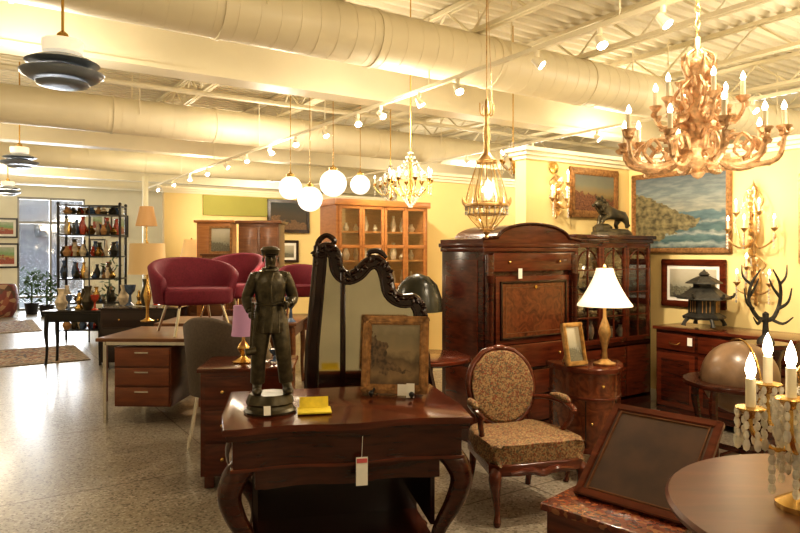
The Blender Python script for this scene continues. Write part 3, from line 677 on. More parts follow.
# armchair
g=G('tapestry_armchair',.71,3.86,0,16); g.scale=(.95,.95,.88)
def seat_o(wf,wb,d,b):
    return [(-wf/2,-d/2+.04),(-wf/2+.04,-d/2-b*.3),(-wf/4,-d/2-b),(0,-d/2-b*.8),(wf/4,-d/2-b),(wf/2-.04,-d/2-b*.3),(wf/2,-d/2+.04),(wb/2,d/2),(-wb/2,d/2)]
Pt(g,'seat_rail',MAH2).slab(seat_o(.62,.48,.54,.03),.31,.385,.012).end()
Pt(g,'seat_cushion',TAPE).slab(cat(seat_o(.60,.46,.51,.03),4,True),.38,.50,.05).end(70)
L=Pt(g,'legs',MAH2)
for sx in (-1,1):
    L.tube([(sx*.26,-.235,.35,.035),(sx*.285,-.265,.29,.038),(sx*.275,-.255,.18,.024),(sx*.262,-.245,.08,.017),(sx*.275,-.27,.02,.022),(sx*.28,-.285,.012,.012)],sm=5,seg=10)
    L.tube([(sx*.21,.24,.36,.028),(sx*.21,.26,.2,.022),(sx*.22,.32,.0,.02)],sm=5,seg=10)
    L.tube([(sx*.215,.24,.36,.022),(sx*.21,.255,.46,.02),(sx*.2,.28,.56,.018)],sm=4,seg=8)
L.tube([(-.2,-.29,.33,.012),(-.08,-.305,.345,.02),(0,-.30,.32,.024),(.08,-.305,.345,.02),(.2,-.29,.33,.012)],sm=4,seg=8)
L.end()
T=Matrix.Translation((0,.27,.735))@rot(rx=-10)
oo=[]
for i in range(32):
    t=2*math.pi*i/32; zz=.26*math.sin(t)
    xx=abs(math.cos(t))**.85*.23*(1 if math.cos(t)>0 else -1)*(1.0+.06*math.sin(t))
    if math.sin(t)>.9: zz+=.014
    oo.append((xx,zz))
Pt(g,'back_frame',MAH2).tube([tuple(T@Vector((x,0,z))) for x,z in oo],r=.022,seg=10,closed=True).sph(T@Vector((0,-.01,.28)),(.05,.018,.024),10).sph(T@Vector((-.05,-.01,.272)),(.03,.014,.014),8).sph(T@Vector((.05,-.01,.272)),(.03,.014,.014),8).sph(T@Vector((0,-.01,-.26)),(.04,.018,.018),10).end()
p=Pt(g,'back_pad',TAPE); p.prism([(x*.95,z*.95) for x,z in oo],-.035,.03,.02,T); p.end(80)
A=Pt(g,'arms',MAH2)
for sx in (-1,1):
    A.tube([(sx*.215,.25,.66,.018),(sx*.27,.16,.675,.019),(sx*.31,.03,.675,.02),(sx*.315,-.10,.655,.021),(sx*.30,-.145,.635,.016)],sm=5,seg=9)
    A.tube([(sx*.31,-.10,.645,.018),(sx*.30,-.09,.57,.017),(sx*.27,-.04,.48,.018),(sx*.275,-.06,.38,.022)],sm=5,seg=9)
A.end()
Pt(g,'arm_pads',TAPE).tube([(-.285,.12,.70,.012),(-.305,.06,.702,.024),(-.312,-.02,.70,.024),(-.315,-.06,.685,.012)],sm=4,seg=9).tube([(.285,.12,.70,.012),(.305,.06,.702,.024),(.312,-.02,.70,.024),(.315,-.06,.685,.012)],sm=4,seg=9).end(80)
# demilune commode
g=G('demilune_commode',1.28,4.34,0,5)
def half(w,d,n=20,b=.2): return [(w/2*math.cos(math.pi+math.pi*i/n),d*math.sin(math.pi+math.pi*i/n)*.9+d*.45) for i in range(n+1)]
Pt(g,'body',BURL).slab(half(.46,.42),.22,.715,.006).end(25)
Pt(g,'top',MAH2).slab(half(.50,.46),.715,.75,.008).end(25)
Pt(g,'base_band',MAH2).slab(half(.48,.44),.20,.235,.006).slab(half(.475,.435),.545,.56,.003).end(25)
L=Pt(g,'legs',MAH)
for x_,y_,dx,dy in ((-.2,.15,-.04,.02),(.2,.15,.04,.02),(0,-.17,0,-.05),(-.17,-.05,-.04,-.03),(.17,-.05,.04,-.03)):
    L.tube([(x_,y_,.22,.03),(x_+dx,y_+dy,.16,.028),(x_+dx*.3,y_+dy*.3,.07,.015),(x_+dx*.9,y_+dy*.9,0,.02)],sm=4,seg=8)
L.end()
Pt(g,'door_lines',MAH3).cyl((-.1,-.155,.24),(-.1,-.155,.54),.004).cyl((.1,-.155,.24),(.1,-.155,.54),.004).end()
Pt(g,'knobs',BRASS).sph((0,-.195,.64),.012,8).sph((-.07,-.185,.40),.01,8).end()
picture('small_gilt_photo_frame',(1.16,4.26,.757),.17,.28,PRINT,GILT,.028,28,12,0,True)
# secretary (stands square to the alcove wall)
g=GR('fall_front_secretary',3.80,4.07,0)
W_=1.03; F=-.27
Pt(g,'carcass',MAH).box((0,0,.79),(W_,.52,1.44),bev=.006).end()
Pt(g,'plinth',MAH).box((0,-.01,.06),(W_+.04,.54,.12),bev=.01).end()
c=Pt(g,'cornice',MAH2); c.box((0,-.01,1.52),(W_+.03,.55,.035),bev=.008).box((0,-.012,1.555),(W_+.06,.565,.035),bev=.01)
o=[(-.545,1.57),(.545,1.57),(.545,1.60),(.46,1.61)]+[(.40*math.cos(t),1.60+.125*math.sin(t)) for t in [math.pi*i/20 for i in range(1,20)]]+[(-.46,1.61),(-.545,1.60)]
c.prism(o,-.295,.24,.0).end(30)
Pt(g,'pediment_arch',MAH).tube([(.545,-.30,1.60),(.46,-.30,1.61)]+[(.40*math.cos(t),-.30,1.60+.125*math.sin(t)) for t in [math.pi*i/24 for i in range(1,24)]]+[(-.46,-.30,1.61),(-.545,-.30,1.60)],r=.014,seg=8).end()
p=Pt(g,'side_panel',MAH2); p.box((-W_/2-.004,0,1.05),(.012,.40,.78),bev=.004).box((-W_/2-.004,0,.38),(.012,.40,.42),bev=.004).end()
Pt(g,'frieze_drawer',MAH2).box((0,F-.012,1.42),(.88,.03,.15),bev=.012).end()
Pt(g,'fall_front',MAH2).box((0,F-.008,1.04),(.82,.025,.54),bev=.006).end()
p=Pt(g,'fall_front_moulding',MAH3)
for x_ in (-.36,.36): p.box((x_,F-.028,1.04),(.02,.018,.46),bev=.006)
for z_ in (.82,1.26): p.box((0,F-.028,z_),(.74,.018,.02),bev=.006)
p.end()
Pt(g,'flame_panel',BURL).box((0,F-.022,1.04),(.70,.01,.42)).end()
p=Pt(g,'inlay_stringing',WAL)
for x_ in (-.31,.31): p.box((x_,F-.028,1.04),(.006,.003,.36))
for z_ in (.86,1.22): p.box((0,F-.028,z_),(.626,.003,.006))
p.end()
p=Pt(g,'lower_drawers',MAH2)
for z_ in (.23,.45,.67): p.box((0,F-.01,z_),(.84,.03,.195),bev=.012)
p.end()
p=Pt(g,'pilasters',MAH)
for sx in (-1,1):
    p.box((sx*.47,F-.012,.79),(.07,.04,1.38),bev=.008); p.lathe([(.03,.14),(.038,.17),(.028,.2),(.024,1.2),(.034,1.28),(.04,1.32)],(sx*.47,F-.03,0),12)
p.end()
p=Pt(g,'brass_fittings',BRASS)
for z_ in (.23,.45,.67,1.42):
    for x_ in (-.28,.28): p.sph((x_,F-.036,z_),.014,8)
p.cyl((0,F-.03,1.22),(0,F-.045,1.22),.014).end()
Pt(g,'price_tag',WHT).box((-.18,F-.05,1.33),(.04,.003,.08)).end()
# glass cabinet in alcove
g=GR('glass_door_cabinet',4.88,4.08,0); g.scale=(.86,1,1)
c=Pt(g,'carcass',MAH)
c.box((-.605,0,.84),(.03,.46,1.56)).box((.605,0,.84),(.03,.46,1.56)).box((0,.22,.84),(1.2,.02,1.56)).box((0,0,.07),(1.24,.47,.14),bev=.008).box((0,0,.66),(1.2,.46,.03))
for z_ in (.95,1.25): c.box((0,.02,z_),(1.18,.38,.018))
c.box((0,-.01,1.60),(1.26,.5,.04),bev=.008).box((0,-.02,1.635),(1.30,.52,.035),bev=.008).end()
d=Pt(g,'doors',MAH2)
for cx in (-.405,0,.405):
    for sx in (-1,1): d.box((cx+sx*.18,-.225,1.13),(.04,.025,.88),bev=.004)
    for z_ in (.70,1.56): d.box((cx,-.225,z_),(.39,.025,.045),bev=.004)
    d.box((cx,-.225,.40),(.385,.025,.46),bev=.006)
d.end()
d=Pt(g,'glazing_bars',MAH2)
for cx in (-.405,0,.405):
    d.box((cx,-.225,1.13),(.012,.012,.84))
    for z_ in (.92,1.13,1.34): d.box((cx,-.225,z_),(.34,.012,.012))
    d.tube([(cx-.165,-.225,1.36),(cx-.12,-.225,1.46),(cx,-.225,1.52),(cx+.12,-.225,1.46),(cx+.165,-.225,1.36)],r=.006,sm=4,seg=6)
d.end()
Pt(g,'panes',GL).box((0,-.222,1.13),(1.16,.004,.84)).end()
it=Pt(g,'porcelain',CERA)
for z_ in (.68,.965,1.265):
    for k_ in range(7):
        x_=-.5+.165*k_; h_=random.uniform(.08,.18); r_=random.uniform(.025,.05)
        it.lathe([(r_*.5,0),(r_,h_*.35),(r_*.9,h_*.6),(r_*.35,h_*.85),(r_*.5,h_)],(x_,.03,z_),12)
it.end()
# prowling lion sculpture on cabinet
g=GR('bronze_lion_sculpture',5.06,4.02,1.656,0)
Pt(g,'rock',BRZ).lathe([(.26,0),(.255,.025),(.22,.05),(.19,.06),(0,.065)],seg=11,sc=(1,.5)).sph((-.13,0,.06),(.10,.09,.055),8).end(20)
V=[(.13,0,.205,.050,.052),(.05,0,.20,.045,.05),(-.05,0,.215,.055,.06),(-.12,0,.25,.055,.055),(-.18,0,.30,.045,.045),(-.235,0,.285,.028,.03),
 (-.11,.045,.17,.026),(-.12,.05,.12,.018),(-.135,.05,.095,.018),(-.10,-.045,.17,.026),(-.17,-.05,.15,.018),(-.20,-.05,.115,.018),
 (.145,.04,.15,.034),(.115,.045,.10,.020),(.14,.045,.065,.018),(.15,-.04,.15,.034),(.17,-.045,.10,.020),(.16,-.045,.065,.018),
 (.19,0,.22,.012),(.235,0,.17,.009),(.25,0,.11,.010)]
E=[(0,1),(1,2),(2,3),(3,4),(4,5),(2,6),(6,7),(7,8),(2,9),(9,10),(10,11),(0,12),(12,13),(13,14),(0,15),(15,16),(16,17),(0,18),(18,19),(19,20)]
skin(g,'lion_body',V,E,BRZ,2)
mn=Pt(g,'mane_and_ears',BRZ)
for q in range(40):
    a=random.uniform(0,6.28); t=random.uniform(0,1); mn.sph((-.165+.07*t,.052*math.cos(a),.29-.05*t+.058*math.sin(a)),(.028,.014,.018),6,ry=random.uniform(0,90))
mn.sph((-.175,.03,.355),(.012,.010,.016),6).sph((-.175,-.03,.355),(.012,.010,.016),6).sph((-.25,0,.275),(.022,.02,.018),8).sph((.255,0,.10),(.018,.014,.014),6).end()
# sideboard
g=GR('mahogany_sideboard',5.46,3.06,0,-90)
Pt(g,'carcass',MAH).box((0,0,.43),(1.20,.46,.74),bev=.005).end()
Pt(g,'top',MAH2).box((0,-.01,.815),(1.24,.50,.03),bev=.008).end()
p=Pt(g,'drawers_and_doors',MAH2)
for x_ in (-.4,0,.4): p.box((x_,-.235,.70),(.37,.02,.14),bev=.006).box((x_,-.235,.36),(.37,.02,.48),bev=.006)
p.end()
p=Pt(g,'door_panels',MAH)
for x_ in (-.4,0,.4): p.box((x_,-.248,.36),(.27,.008,.38),bev=.003)
p.end()
p=Pt(g,'brass_pulls',BRASS)
for x_ in (-.4,0,.4): p.tube([(x_-.05,-.25,.70),(x_-.03,-.27,.685),(x_+.03,-.27,.685),(x_+.05,-.25,.70)],r=.005,sm=4,seg=6).sph((x_+.15,-.255,.4),.01,8)
p.end()
p=Pt(g,'feet',MAH)
for sx in (-1,1):
    for sy in (-1,1): p.lathe([(.025,0),(.04,.02),(.03,.06),(.02,.065)],(sx*.55,sy*.19,0),12)
p.end()
Pt(g,'price_tag',WHT).box((-.25,-.26,.72),(.045,.003,.07)).end()
# cast iron pagoda lantern
g=GR('cast_iron_pagoda_lantern',5.40,3.30,.832,10)
p=Pt(g,'iron_body',IRON)
for k_ in range(4):
    a=math.pi/2*k_+.78; p.tube([(.13*math.cos(a),.13*math.sin(a),.10,.018),(.17*math.cos(a),.17*math.sin(a),.05,.016),(.18*math.cos(a),.18*math.sin(a),0.02,.022)],sm=4,seg=7)
p.lathe([(.17,.08),(.18,.10),(.15,.12),(.13,.13),(.13,.25),(.14,.26)],seg=6)
p.lathe([(.225,.255),(.22,.275),(.16,.31),(.11,.35),(.09,.36)],seg=6).lathe([(.09,.35),(.09,.39),(.10,.395)],seg=6).lathe([(.155,.39),(.15,.40),(.10,.43),(.05,.455)],seg=6)
p.lathe([(.03,.45),(.045,.47),(.03,.49),(.012,.5),(.0,.52)],seg=12)
for k_ in range(6):
    a=math.pi/3*k_; p.tube([(.20*math.cos(a),.20*math.sin(a),.27,.014),(.235*math.cos(a),.235*math.sin(a),.28,.012),(.245*math.cos(a),.245*math.sin(a),.31,.009)],sm=3,seg=6)
p.end(25)
p=Pt(g,'lattice_windows',GILT)
for k_ in range(6):
    a=math.pi/3*k_+math.pi/6; x_,y_=.115*math.cos(a),.115*math.sin(a)
    for q in (-.03,0,.03): p.cyl((x_-q*math.sin(a),y_+q*math.cos(a),.14),(x_-q*math.sin(a),y_+q*math.cos(a),.24),.004,seg=5)
p.end()
# globe on stand
g=G('globe_on_stand',2.22,4.25,0)
Pt(g,'globe',mk('antique_globe',(.19,.12,.07),.3,0,.4,7)).sph((0,0,.68),.235,28).end(80)
p=Pt(g,'stand',MAH); p.lathe([(.245,.63),(.34,.63),(.345,.645),(.34,.66),(.245,.66),(.245,.63)],seg=36)
for k_ in range(4):
    a=math.pi/2*k_+.6; c_,s_=math.cos(a),math.sin(a); p.tube([(.30*c_,.30*s_,.63,.022),(.31*c_,.31*s_,.5,.028),(.28*c_,.28*s_,.3,.018),(.30*c_,.30*s_,0,.022)],sm=4,seg=8)
p.box((0,0,.2),(.42,.03,.03),rz=34).box((0,0,.2),(.42,.03,.03),rz=124); p.end()
Pt(g,'meridian_ring',BRASS).tube([(0,.25*math.cos(t),.68+.25*math.sin(t)) for t in [i*math.pi/16 for i in range(32)]],r=.006,seg=6,closed=True).end()
# antler sculpture on pedestal
g=G('antler_sculpture',2.70,4.80,0)
Pt(g,'pedestal',MAH).lathe([(.17,0),(.17,.04),(.12,.08),(.10,.15),(.10,.7),(.13,.78),(.16,.8),(.16,.83),(0,.83)],seg=20).end()
p=Pt(g,'antlers',IRON); p.lathe([(.08,.83),(.07,.86),(.03,.9),(.025,1.0),(.03,1.08),(0,1.1)],seg=12)
for sx in (-1,1):
    p.tube([(0,0,1.02,.022),(sx*.08,0,1.05,.02),(sx*.15,.02,1.18,.017),(sx*.14,0,1.33,.014),(sx*.06,-.02,1.46,.006)],sm=5,seg=8)
    p.tube([(sx*.12,0,1.12,.016),(sx*.2,-.03,1.18,.012),(sx*.23,-.04,1.3,.005)],sm=4,seg=7)
    p.tube([(sx*.15,.02,1.22,.015),(sx*.09,.03,1.3,.011),(sx*.05,.03,1.38,.005)],sm=4,seg=7)
    p.tube([(sx*.14,0,1.33,.013),(sx*.21,.02,1.4,.010),(sx*.22,.02,1.50,.004)],sm=4,seg=7)
    p.tube([(sx*.04,0,1.04,.015),(sx*.12,-.08,1.0,.012),(sx*.19,-.13,1.06,.005)],sm=4,seg=7)
o_=p.end(); o_.scale=(.76,.76,.86); o_.location=(0,0,.83*.14)
# round table foreground
g=G('round_pedestal_table',1.38,1.85,0)
Pt(g,'top',wood('table_top_mahogany',(.075,.020,.010),(.125,.036,.016),.3,(3,24,3),.0)).lathe([(0,.715),(.55,.715),(.575,.725),(.58,.74),(.57,.75),(0,.75)],seg=72).end()
p=Pt(g,'pedestal',MAH); p.lathe([(.07,.715),(.05,.65),(.04,.55),(.07,.45),(.08,.38),(.05,.3),(.06,.2),(.06,.12),(0,.11)],seg=20)
for k_ in range(3):
    a=2.1*k_+.4; c_,s_=math.cos(a),math.sin(a); p.tube([(.04*c_,.04*s_,.2,.035),(.2*c_,.2*s_,.15,.03),(.36*c_,.36*s_,.02,.03)],sm=4,seg=8)
p.end()
# crystal girandole on the table
g=G('crystal_girandole',1.18,1.90,.751)
m=Pt(g,'brass_arms',BRASS); w=Pt(g,'candle_sleeves',WAX); bl=Pt(g,'bulbs',BULB); cr=Pt(g,'crystal_drops',CRY)
m.lathe([(.075,0),(.075,.015),(.05,.03),(.015,.05),(.012,.12),(.025,.16),(.03,.2),(.012,.24),(.01,.36),(.02,.4),(0,.43)],seg=16)
for k_,(ax,ay,zz) in enumerate([(-.155,.00,.29),(-.085,-.08,.335),(.12,-.06,.30),(.10,.10,.32),(-.02,.15,.33)]):
    m.tube([(0,0,.2,.007),(ax*.5,ay*.5,.17,.007),(ax*.95,ay*.95,.22,.007),(ax,ay,zz-.02,.006)],sm=5,seg=7)
    m.lathe([(.01,zz-.012),(.03,zz-.008),(.042,zz+.004),(.04,zz+.006)],(ax,ay,0),12)
    candle(m,w,bl,ax,ay,zz,.09,.014,.075,.036)
    for q in range(8):
        a=q*math.pi/4; px_,py_=ax+.038*math.cos(a),ay+.038*math.sin(a)
        for s_ in range(4): cr.sph((px_,py_,zz-.012-.028*s_),(.008,.008,.014) if s_<3 else (.012,.006,.020),6)
    for q in range(9):
        t=q/8; cr.sph((ax*t,ay*t,.40-.16*math.sin(t*math.pi)*.8-.08*t),(.009,.009,.011),6)
    for q in range(5): cr.sph((ax*.6,ay*.6,.17-.028*q),(.012,.007,.017),6)
for q in range(16):
    a=q*math.pi/8
    for s_ in range(3): cr.sph((.065*math.cos(a),.065*math.sin(a),.19-.034*s_),(.009,.009,.017),6)
m.end();w.end();bl.end();cr.end(10)
pointlight('girandole_glow',1.1,1.7,1.35,.8,.05)
# marquetry table with lifted mirror lid
g=G('marquetry_dressing_table',.91,2.60,-.0,-45)
Pt(g,'top',MARQ).box((0,-.02,.475),(.52,.42,.03),bev=.006).end()
Pt(g,'apron',MAH2).box((0,-.02,.41),(.48,.38,.10),bev=.004).end()
p=Pt(g,'legs',MAH2)
for sx in (-1,1):
    for sy in (-1,1): p.tube([(sx*.21,-.02+sy*.16,.40,.024),(sx*.22,-.02+sy*.17,.3,.02),(sx*.20,-.02+sy*.15,.12,.014),(sx*.215,-.02+sy*.165,0,.018)],sm=4,seg=8)
p.end()
T=Matrix.Translation((.03,-.06,.497))@rot(rx=-50)
def tb(P,cx,cz,sx,sz,t,y=0,bev=.004):
    gg=bmesh.ops.create_cube(P.bm,size=1,matrix=T@Matrix.Translation((cx,y,cz))@Matrix.Diagonal((sx,t,sz,1)))
    bmesh.ops.bevel(P.bm,geom=list({e for v in gg['verts'] for e in v.link_edges}),offset=bev,segments=2,affect='EDGES')
p=Pt(g,'lid_frame',MAH2); tb(p,-.22,.24,.032,.48,.025); tb(p,.22,.24,.032,.48,.025); tb(p,0,.017,.45,.035,.025); tb(p,0,.465,.45,.035,.025); p.end()
p=Pt(g,'lid_panel',CARD); tb(p,0,.24,.42,.44,.012,.0,.002); p.end()
p=Pt(g,'inner_bead',WAL); tb(p,-.19,.24,.012,.42,.02); tb(p,.19,.24,.012,.42,.02); tb(p,0,.04,.38,.012,.02); tb(p,0,.44,.38,.012,.02); p.end()
p=Pt(g,'lid_prop',BRASS); p.cyl((.03,.17,.49),T@Vector((0,.01,.33)),.005); p.end()
# ---------------------------------------------------------------- mid-left furniture
g=G('executive_desk',-1.95,6.08,0,-2)
Pt(g,'top',WAL).box((0,0,.735),(1.36,.92,.03),bev=.004).end()
Pt(g,'drawer_pedestals',wood('teak_red',(.11,.030,.012),(.19,.058,.02),.3)).box((-.28,-.05,.41),(.50,.74,.52),bev=.006).box((.42,-.05,.41),(.42,.74,.52),bev=.006).end()
p=Pt(g,'drawer_fronts',wood('teak_red2',(.13,.036,.014),(.22,.066,.024),.3))
for cx,w_ in ((-.28,.48),(.42,.40)):
    for z_ in (.245,.415,.585): p.box((cx,-.43,z_),(w_,.02,.155),bev=.004)
p.end()
p=Pt(g,'chrome_frame',CHR)
for sx in (-1,1):
    for sy in (-1,1): p.box((sx*.62,sy*.40,.36),(.03,.03,.72))
for sy in (-1,1): p.box((0,sy*.40,.70),(1.24,.03,.03))
for cx in (-.28,.42):
    for z_ in (.245,.415,.585): p.box((cx,-.445,z_+.04),(.12,.012,.012))
p.end()
def tub(name,x,y,z,rz,mat,w=.38,h=.42,base=.26):
    g=G(name,x,y,z,rz)
    Pt(g,'shell',mat).arcwall(w,w*.92,.075,-28,208,base,lambda t: base+.24+(h-.24)*math.sin(math.pi*t)**.8,n=30,flare=.05).end(70)
    s=[((w-.05)*math.cos(R(a)),(w-.05)*.92*math.sin(R(a))) for a in range(0,181,15)]+[(-(w-.05),-.18),(-.22,-w*.85),(.22,-w*.85),((w-.05),-.18)]
    Pt(g,'seat_cushion',mat).slab(s,base-.01,base+.14,.035).end(70)
    p=Pt(g,'legs',CHR); k=w/.38
    for sx in (-1,1):
        p.cyl((sx*.2*k,-.22*k,base),(sx*.27*k,-.30*k,0),.013,seg=8).cyl((sx*.2*k,.2*k,base),(sx*.27*k,.28*k,0),.013,seg=8)
        p.cyl((sx*.2*k,-.22*k,base-.01),(sx*.2*k,.2*k,base-.01),.010,seg=8)
    p.cyl((-.2*k,0,base-.01),(.2*k,0,base-.01),.010,seg=8); p.end()
tub('burgundy_armchair',-1.93,6.09,.752,35,BURG,.36,.42,.28)
table('long_library_table',-1.84,7.22,1.5,.78,.75,WAL,0)
tub('burgundy_armchair',-1.88,7.24,.752,-15,BURG,h=.48,w=.33)
table('small_oak_table',-1.28,8.35,.6,.6,.68,WAL,0)
tub('burgundy_armchair',-1.28,8.35,.682,10,BURG,h=.40,w=.25)
tub('taupe_office_chair',-1.36,5.02,0,160,TAUPE,.26,.60,.42)
chest('dark_chest_of_drawers',-3.35,8.6,1.0,.5,.78,MAH3,3)
table('black_console_table',-4.33,8.75,.8,.36,.72,BLK,0,False)
chest('oak_chest',-3.45,10.6,.7,.45,.8,WAL,3)
chest('bedside_chest',-1.86,7.95,.45,.3,.8,MAH2,3)
def armoire(name,x,y,w,d,h,mat,rz=0,panels=2):
    g=G(name,x,y,0,rz); Pt(g,'carcass',mat).box((0,0,h/2),(w,d,h-.04),bev=.008).end()
    Pt(g,'cornice',mat).box((0,0,h-.02),(w+.08,d+.06,.04),bev=.01).box((0,0,.05),(w+.04,d+.04,.1),bev=.01).end()
    p=Pt(g,'doors',mat); q=Pt(g,'door_panels',mat)
    for k in range(panels):
        cx=-w/2+w/panels*(k+.5); ww=w/panels-.03
        p.box((cx,-d/2-.008,h/2+.02),(ww,.022,h-.22),bev=.006); 
        for z_,hh in ((h*.72,h*.32),(h*.32,h*.34)): q.box((cx,-d/2-.02,z_),(ww-.12,.012,hh),bev=.005)
    p.end(); q.end(); Pt(g,'knobs',BRASS).sph((-.02,-d/2-.03,h*.5),.014,8).sph((.03,-d/2-.03,h*.5),.014,8).end()
armoire('walnut_armoire',-1.93,9.1,.55,.45,1.93,WAL); armoire('orange_armoire',-2.8,9.95,.5,.4,1.98,ORW)
chest('tall_chest',-2.52,9.1,.42,.3,1.475,WAL,5)
picture('framed_portrait',(-2.5,9.05,1.48),.32,.38,PRINT,GFR,.03,0,4)
# glazed bookcase
g=GR('glazed_bookcase',3.86,6.35,0)
c=Pt(g,'carcass',ORW); c.box((-.58,0,1.02),(.04,.38,2.0)).box((.58,0,1.02),(.04,.38,2.0)).box((0,.18,1.02),(1.16,.02,2.0)).box((0,0,.06),(1.22,.4,.12)).box((0,0,2.04),(1.26,.44,.07),bev=.01).box((0,0,1.1),(1.16,.38,.04)).box((0,-.01,.58),(1.14,.36,.95))
for z_ in (1.4,1.72): c.box((0,0,z_),(1.14,.34,.02))
c.end()
d=Pt(g,'doors',ORW)
for cx in (-.43,-.145,.145,.43):
    for sx in (-1,1): d.box((cx+sx*.125,-.195,1.56),(.032,.022,.90),bev=.003)
    for z_ in (1.13,1.56,1.99): d.box((cx,-.195,z_),(.27,.022,.04),bev=.003)
    d.box((cx,-.195,.58),(.27,.02,.85),bev=.006)
d.end(); Pt(g,'panes',GL).box((0,-.19,1.56),(1.1,.004,.86)).end()
p=Pt(g,'ceramics',CERA)
for z_ in (1.12,1.41,1.73):
    for k_ in range(9):
        x_=-.5+.125*k_; h_=random.uniform(.06,.2); r_=random.uniform(.02,.045); p.lathe([(r_*.6,0),(r_,h_*.4),(r_*.4,h_*.85),(r_*.5,h_)],(x_,0,z_),10)
p.end()
# etagere / display cabinet with trinkets
g=G('glass_display_etagere',-5.2,11.0,0,10)
p=Pt(g,'black_frame',BLK)
for sx in (-1,1):
    for sy in (-1,1): p.cyl((sx*.48,sy*.2,0),(sx*.48,sy*.2,2.28),.022,seg=8).sph((sx*.48,sy*.2,2.3),.03,8)
for z_ in (.2,.65,1.05,1.42,1.78,2.12,2.27): p.box((0,0,z_),(1.0,.44,.022))
p.cyl((0,-.2,0),(0,-.2,2.28),.012,seg=8); p.end()
Pt(g,'glass_panels',GL).box((-.48,0,1.2),(.006,.38,2.1)).box((.48,0,1.2),(.006,.38,2.1)).box((0,.2,1.2),(.94,.006,2.1)).end()
for nm,mt,sd in (('cream_ceramics',CERA,1),('blue_ceramics',CERB,2),('red_ceramics',CERR,3),('brass_objects',BRASS,4),('bronze_objects',BRZ,6),('dark_objects',IRON,8),('tan_objects',TAN,9)):
    random.seed(sd); p=Pt(g,nm,mt)
    for z_ in (.21,.66,1.06,1.43,1.79,2.13):
        for k_ in range(3):
            x_=-.42+.84*((k_*5+sd*2+int(z_*10))%12)/12+random.uniform(-.02,.02); h_=random.uniform(.08,.30); r_=random.uniform(.03,.08)
            if z_>2: h_=min(h_,.12)
            p.lathe([(r_*.6,0),(r_,h_*.4),(r_*.35,h_*.8),(r_*.55,h_)],(x_,random.uniform(-.15,.12),z_),10)
    p.end()
def trinkets(name,x,y,z,w,d,n,seed,hmax=.35):
    random.seed(seed); g=G(name,x,y,z); mats=[CERA,CERB,BRASS,BRZ,CERR,TAN]
    for k in range(n):
        h=random.uniform(.4,1)*hmax; r=random.uniform(.15,.3)*h+.012; p=Pt(g,'item_%d'%k,mats[k%6])
        xx=-w/2+w*(k+.5)/n; t=k%3
        pr=[[(r*.6,0),(r,h*.35),(r*.4,h*.75),(r*.6,h)],[(r*.9,0),(r*.3,h*.15),(r*.2,h*.5),(r*.8,h*.7),(r,h)],[(r*.7,0),(r*.75,h*.1),(r*.3,h*.3),(r*.55,h*.55),(r*.25,h*.75),(r*.32,h*.88),(0,h)]][t]
        p.lathe(pr,(xx,random.uniform(-d/2,d/2),0),14).end()
trinkets('decorative_vases',-3.35,8.6,.794,.8,.2,7,11,.4)
trinkets('decorative_vases',-4.33,8.75,.722,.6,.12,5,12,.42)
trinkets('decorative_vases',-1.22,6.98,.753,.2,.05,2,14,.28)
trinkets('small_figurines',-.86,4.35,.78,.12,.1,2,15,.16)
g=GR('patterned_barrel_pot',.55,17.7,0); Pt(g,'pot',vor('pot_pattern',[(.3,.1,.06),(.12,.06,.04),(.4,.25,.15),(.2,.05,.04)],8,.5)).lathe([(.3,0),(.38,.15),(.42,.4),(.38,.65),(.34,.75),(.30,.75),(.28,.5)],seg=24).end()
def plant(u,v,h):
    g=GR('potted_plant',u,v,0); Pt(g,'pot',BLK).lathe([(.12,0),(.16,.25),(.17,.28),(.14,.28),(.13,.2)],seg=16).end()
    Pt(g,'stem',LEAF).cyl((0,0,.2),(0,0,h*.7),.02).end(); p=Pt(g,'leaves',LEAF)
    for q in range(50):
        a=random.uniform(0,6.28); rr=random.uniform(.03,.25); p.sph((rr*math.cos(a),rr*math.sin(a),random.uniform(.35,h)),(.09,.03,.012),6,random.uniform(-60,60),random.uniform(-60,60),math.degrees(a))
    p.end()
plant(1.25,18.0,1.1); plant(1.5,17.2,1.0); plant(2.9,17.5,1.5)
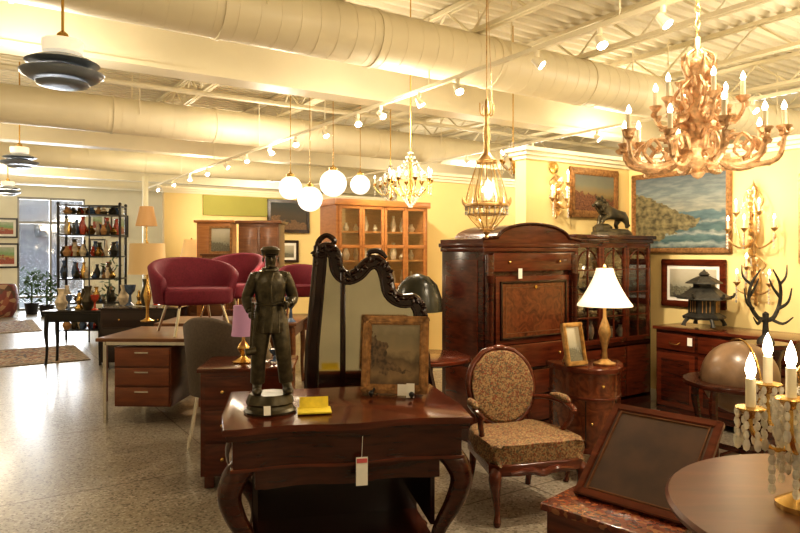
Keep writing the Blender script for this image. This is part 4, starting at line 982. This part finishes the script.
# ---------------------------------------------------------------- lights
def spotl(u,v,z,tu,tv,tz,e,ang=70,blend=.7,col=(1,.85,.64)):
    l=D.lights.new('spotlight_beam','SPOT'); l.energy=e; l.spot_size=R(ang); l.spot_blend=blend; l.color=col; l.shadow_soft_size=.06
    o=D.objects.new('spotlight_beam',l); x,y=WR(u,v); o.location=(x,y,z); X,Y=WR(tu,tv)
    o.rotation_euler=(Vector((X,Y,tz))-Vector((x,y,z))).to_track_quat('-Z','Y').to_euler(); link(o)
WARM=(1,.86,.66)
spotl(3.35,3.3,2.75,5.7,3.6,1.7,190,75); spotl(3.35,2.3,2.75,5.7,2.2,1.4,150,75); spotl(3.35,3.9,2.75,5.1,4.3,1.7,95,60)
spotl(3.35,2.0,2.75,3.5,2.9,.6,150,80); spotl(3.35,1.0,2.75,2.2,1.6,.6,50,80)
spotl(3.35,4.6,2.75,3.2,5.2,1.0,80,80); spotl(3.35,5.4,2.75,4.6,6.6,1.8,125,80)
spotl(3.35,7.4,2.75,2.2,6.6,.9,130,80); spotl(3.35,9.1,2.75,4.4,11.3,1.8,160,80); spotl(3.35,10,2.75,2.2,9.0,.9,130,80)
spotl(3.35,3.0,2.75,1.4,2.9,.8,95,80)
for u,v,e in ((3.35,1.2,36),(3.35,4.9,46),(3.35,8.0,60),(3.35,11.5,72),(.4,5.5,48),(-.8,9.5,66),(6.9,2.5,80),(7.0,5.6,66),(7.5,9,80),(-1,1.5,34),(.5,14.5,92),(6,14.5,90),(9.2,2,70),(1.5,-2.2,52),(4.6,-1.5,42)):
    x,y=WR(u,v); pointlight('fill_light',x,y,2.72,e,.25,WARM)  # added fill lights, not real fixtures; lift the ceiling, far areas and mirror reflection
l=D.lights.new('window_daylight','AREA'); l.shape='RECTANGLE'; l.size=1.5; l.size_y=2.7; l.energy=220; l.color=(.88,.94,1)
o=D.objects.new('window_daylight',l); x,y=WR(1.775,V1+.3); o.location=(x,y,1.5); X,Y=WR(1.775,0)
o.rotation_euler=(Vector((X,Y,.6))-Vector((x,y,1.5))).to_track_quat('-Z','Y').to_euler(); link(o)
W=D.worlds.new('World'); SC.world=W; W.use_nodes=True
bg=W.node_tree.nodes['Background']; bg.inputs[0].default_value=(.80,.90,1,1); bg.inputs[1].default_value=1.6
SC.view_settings.view_transform='Standard'
try: SC.view_settings.look='Medium High Contrast'
except Exception as ex: print('look',ex)
# ---------------------------------------------------------------- camera
cam=D.cameras.new('camera'); co=D.objects.new('camera',cam); link(co)
co.location=(0,0,1.5); co.rotation_euler=(R(90),0,0); cam.sensor_width=36; cam.lens=650/800*36; cam.shift_y=-14.5/800
cam.clip_end=200
SC.camera=co
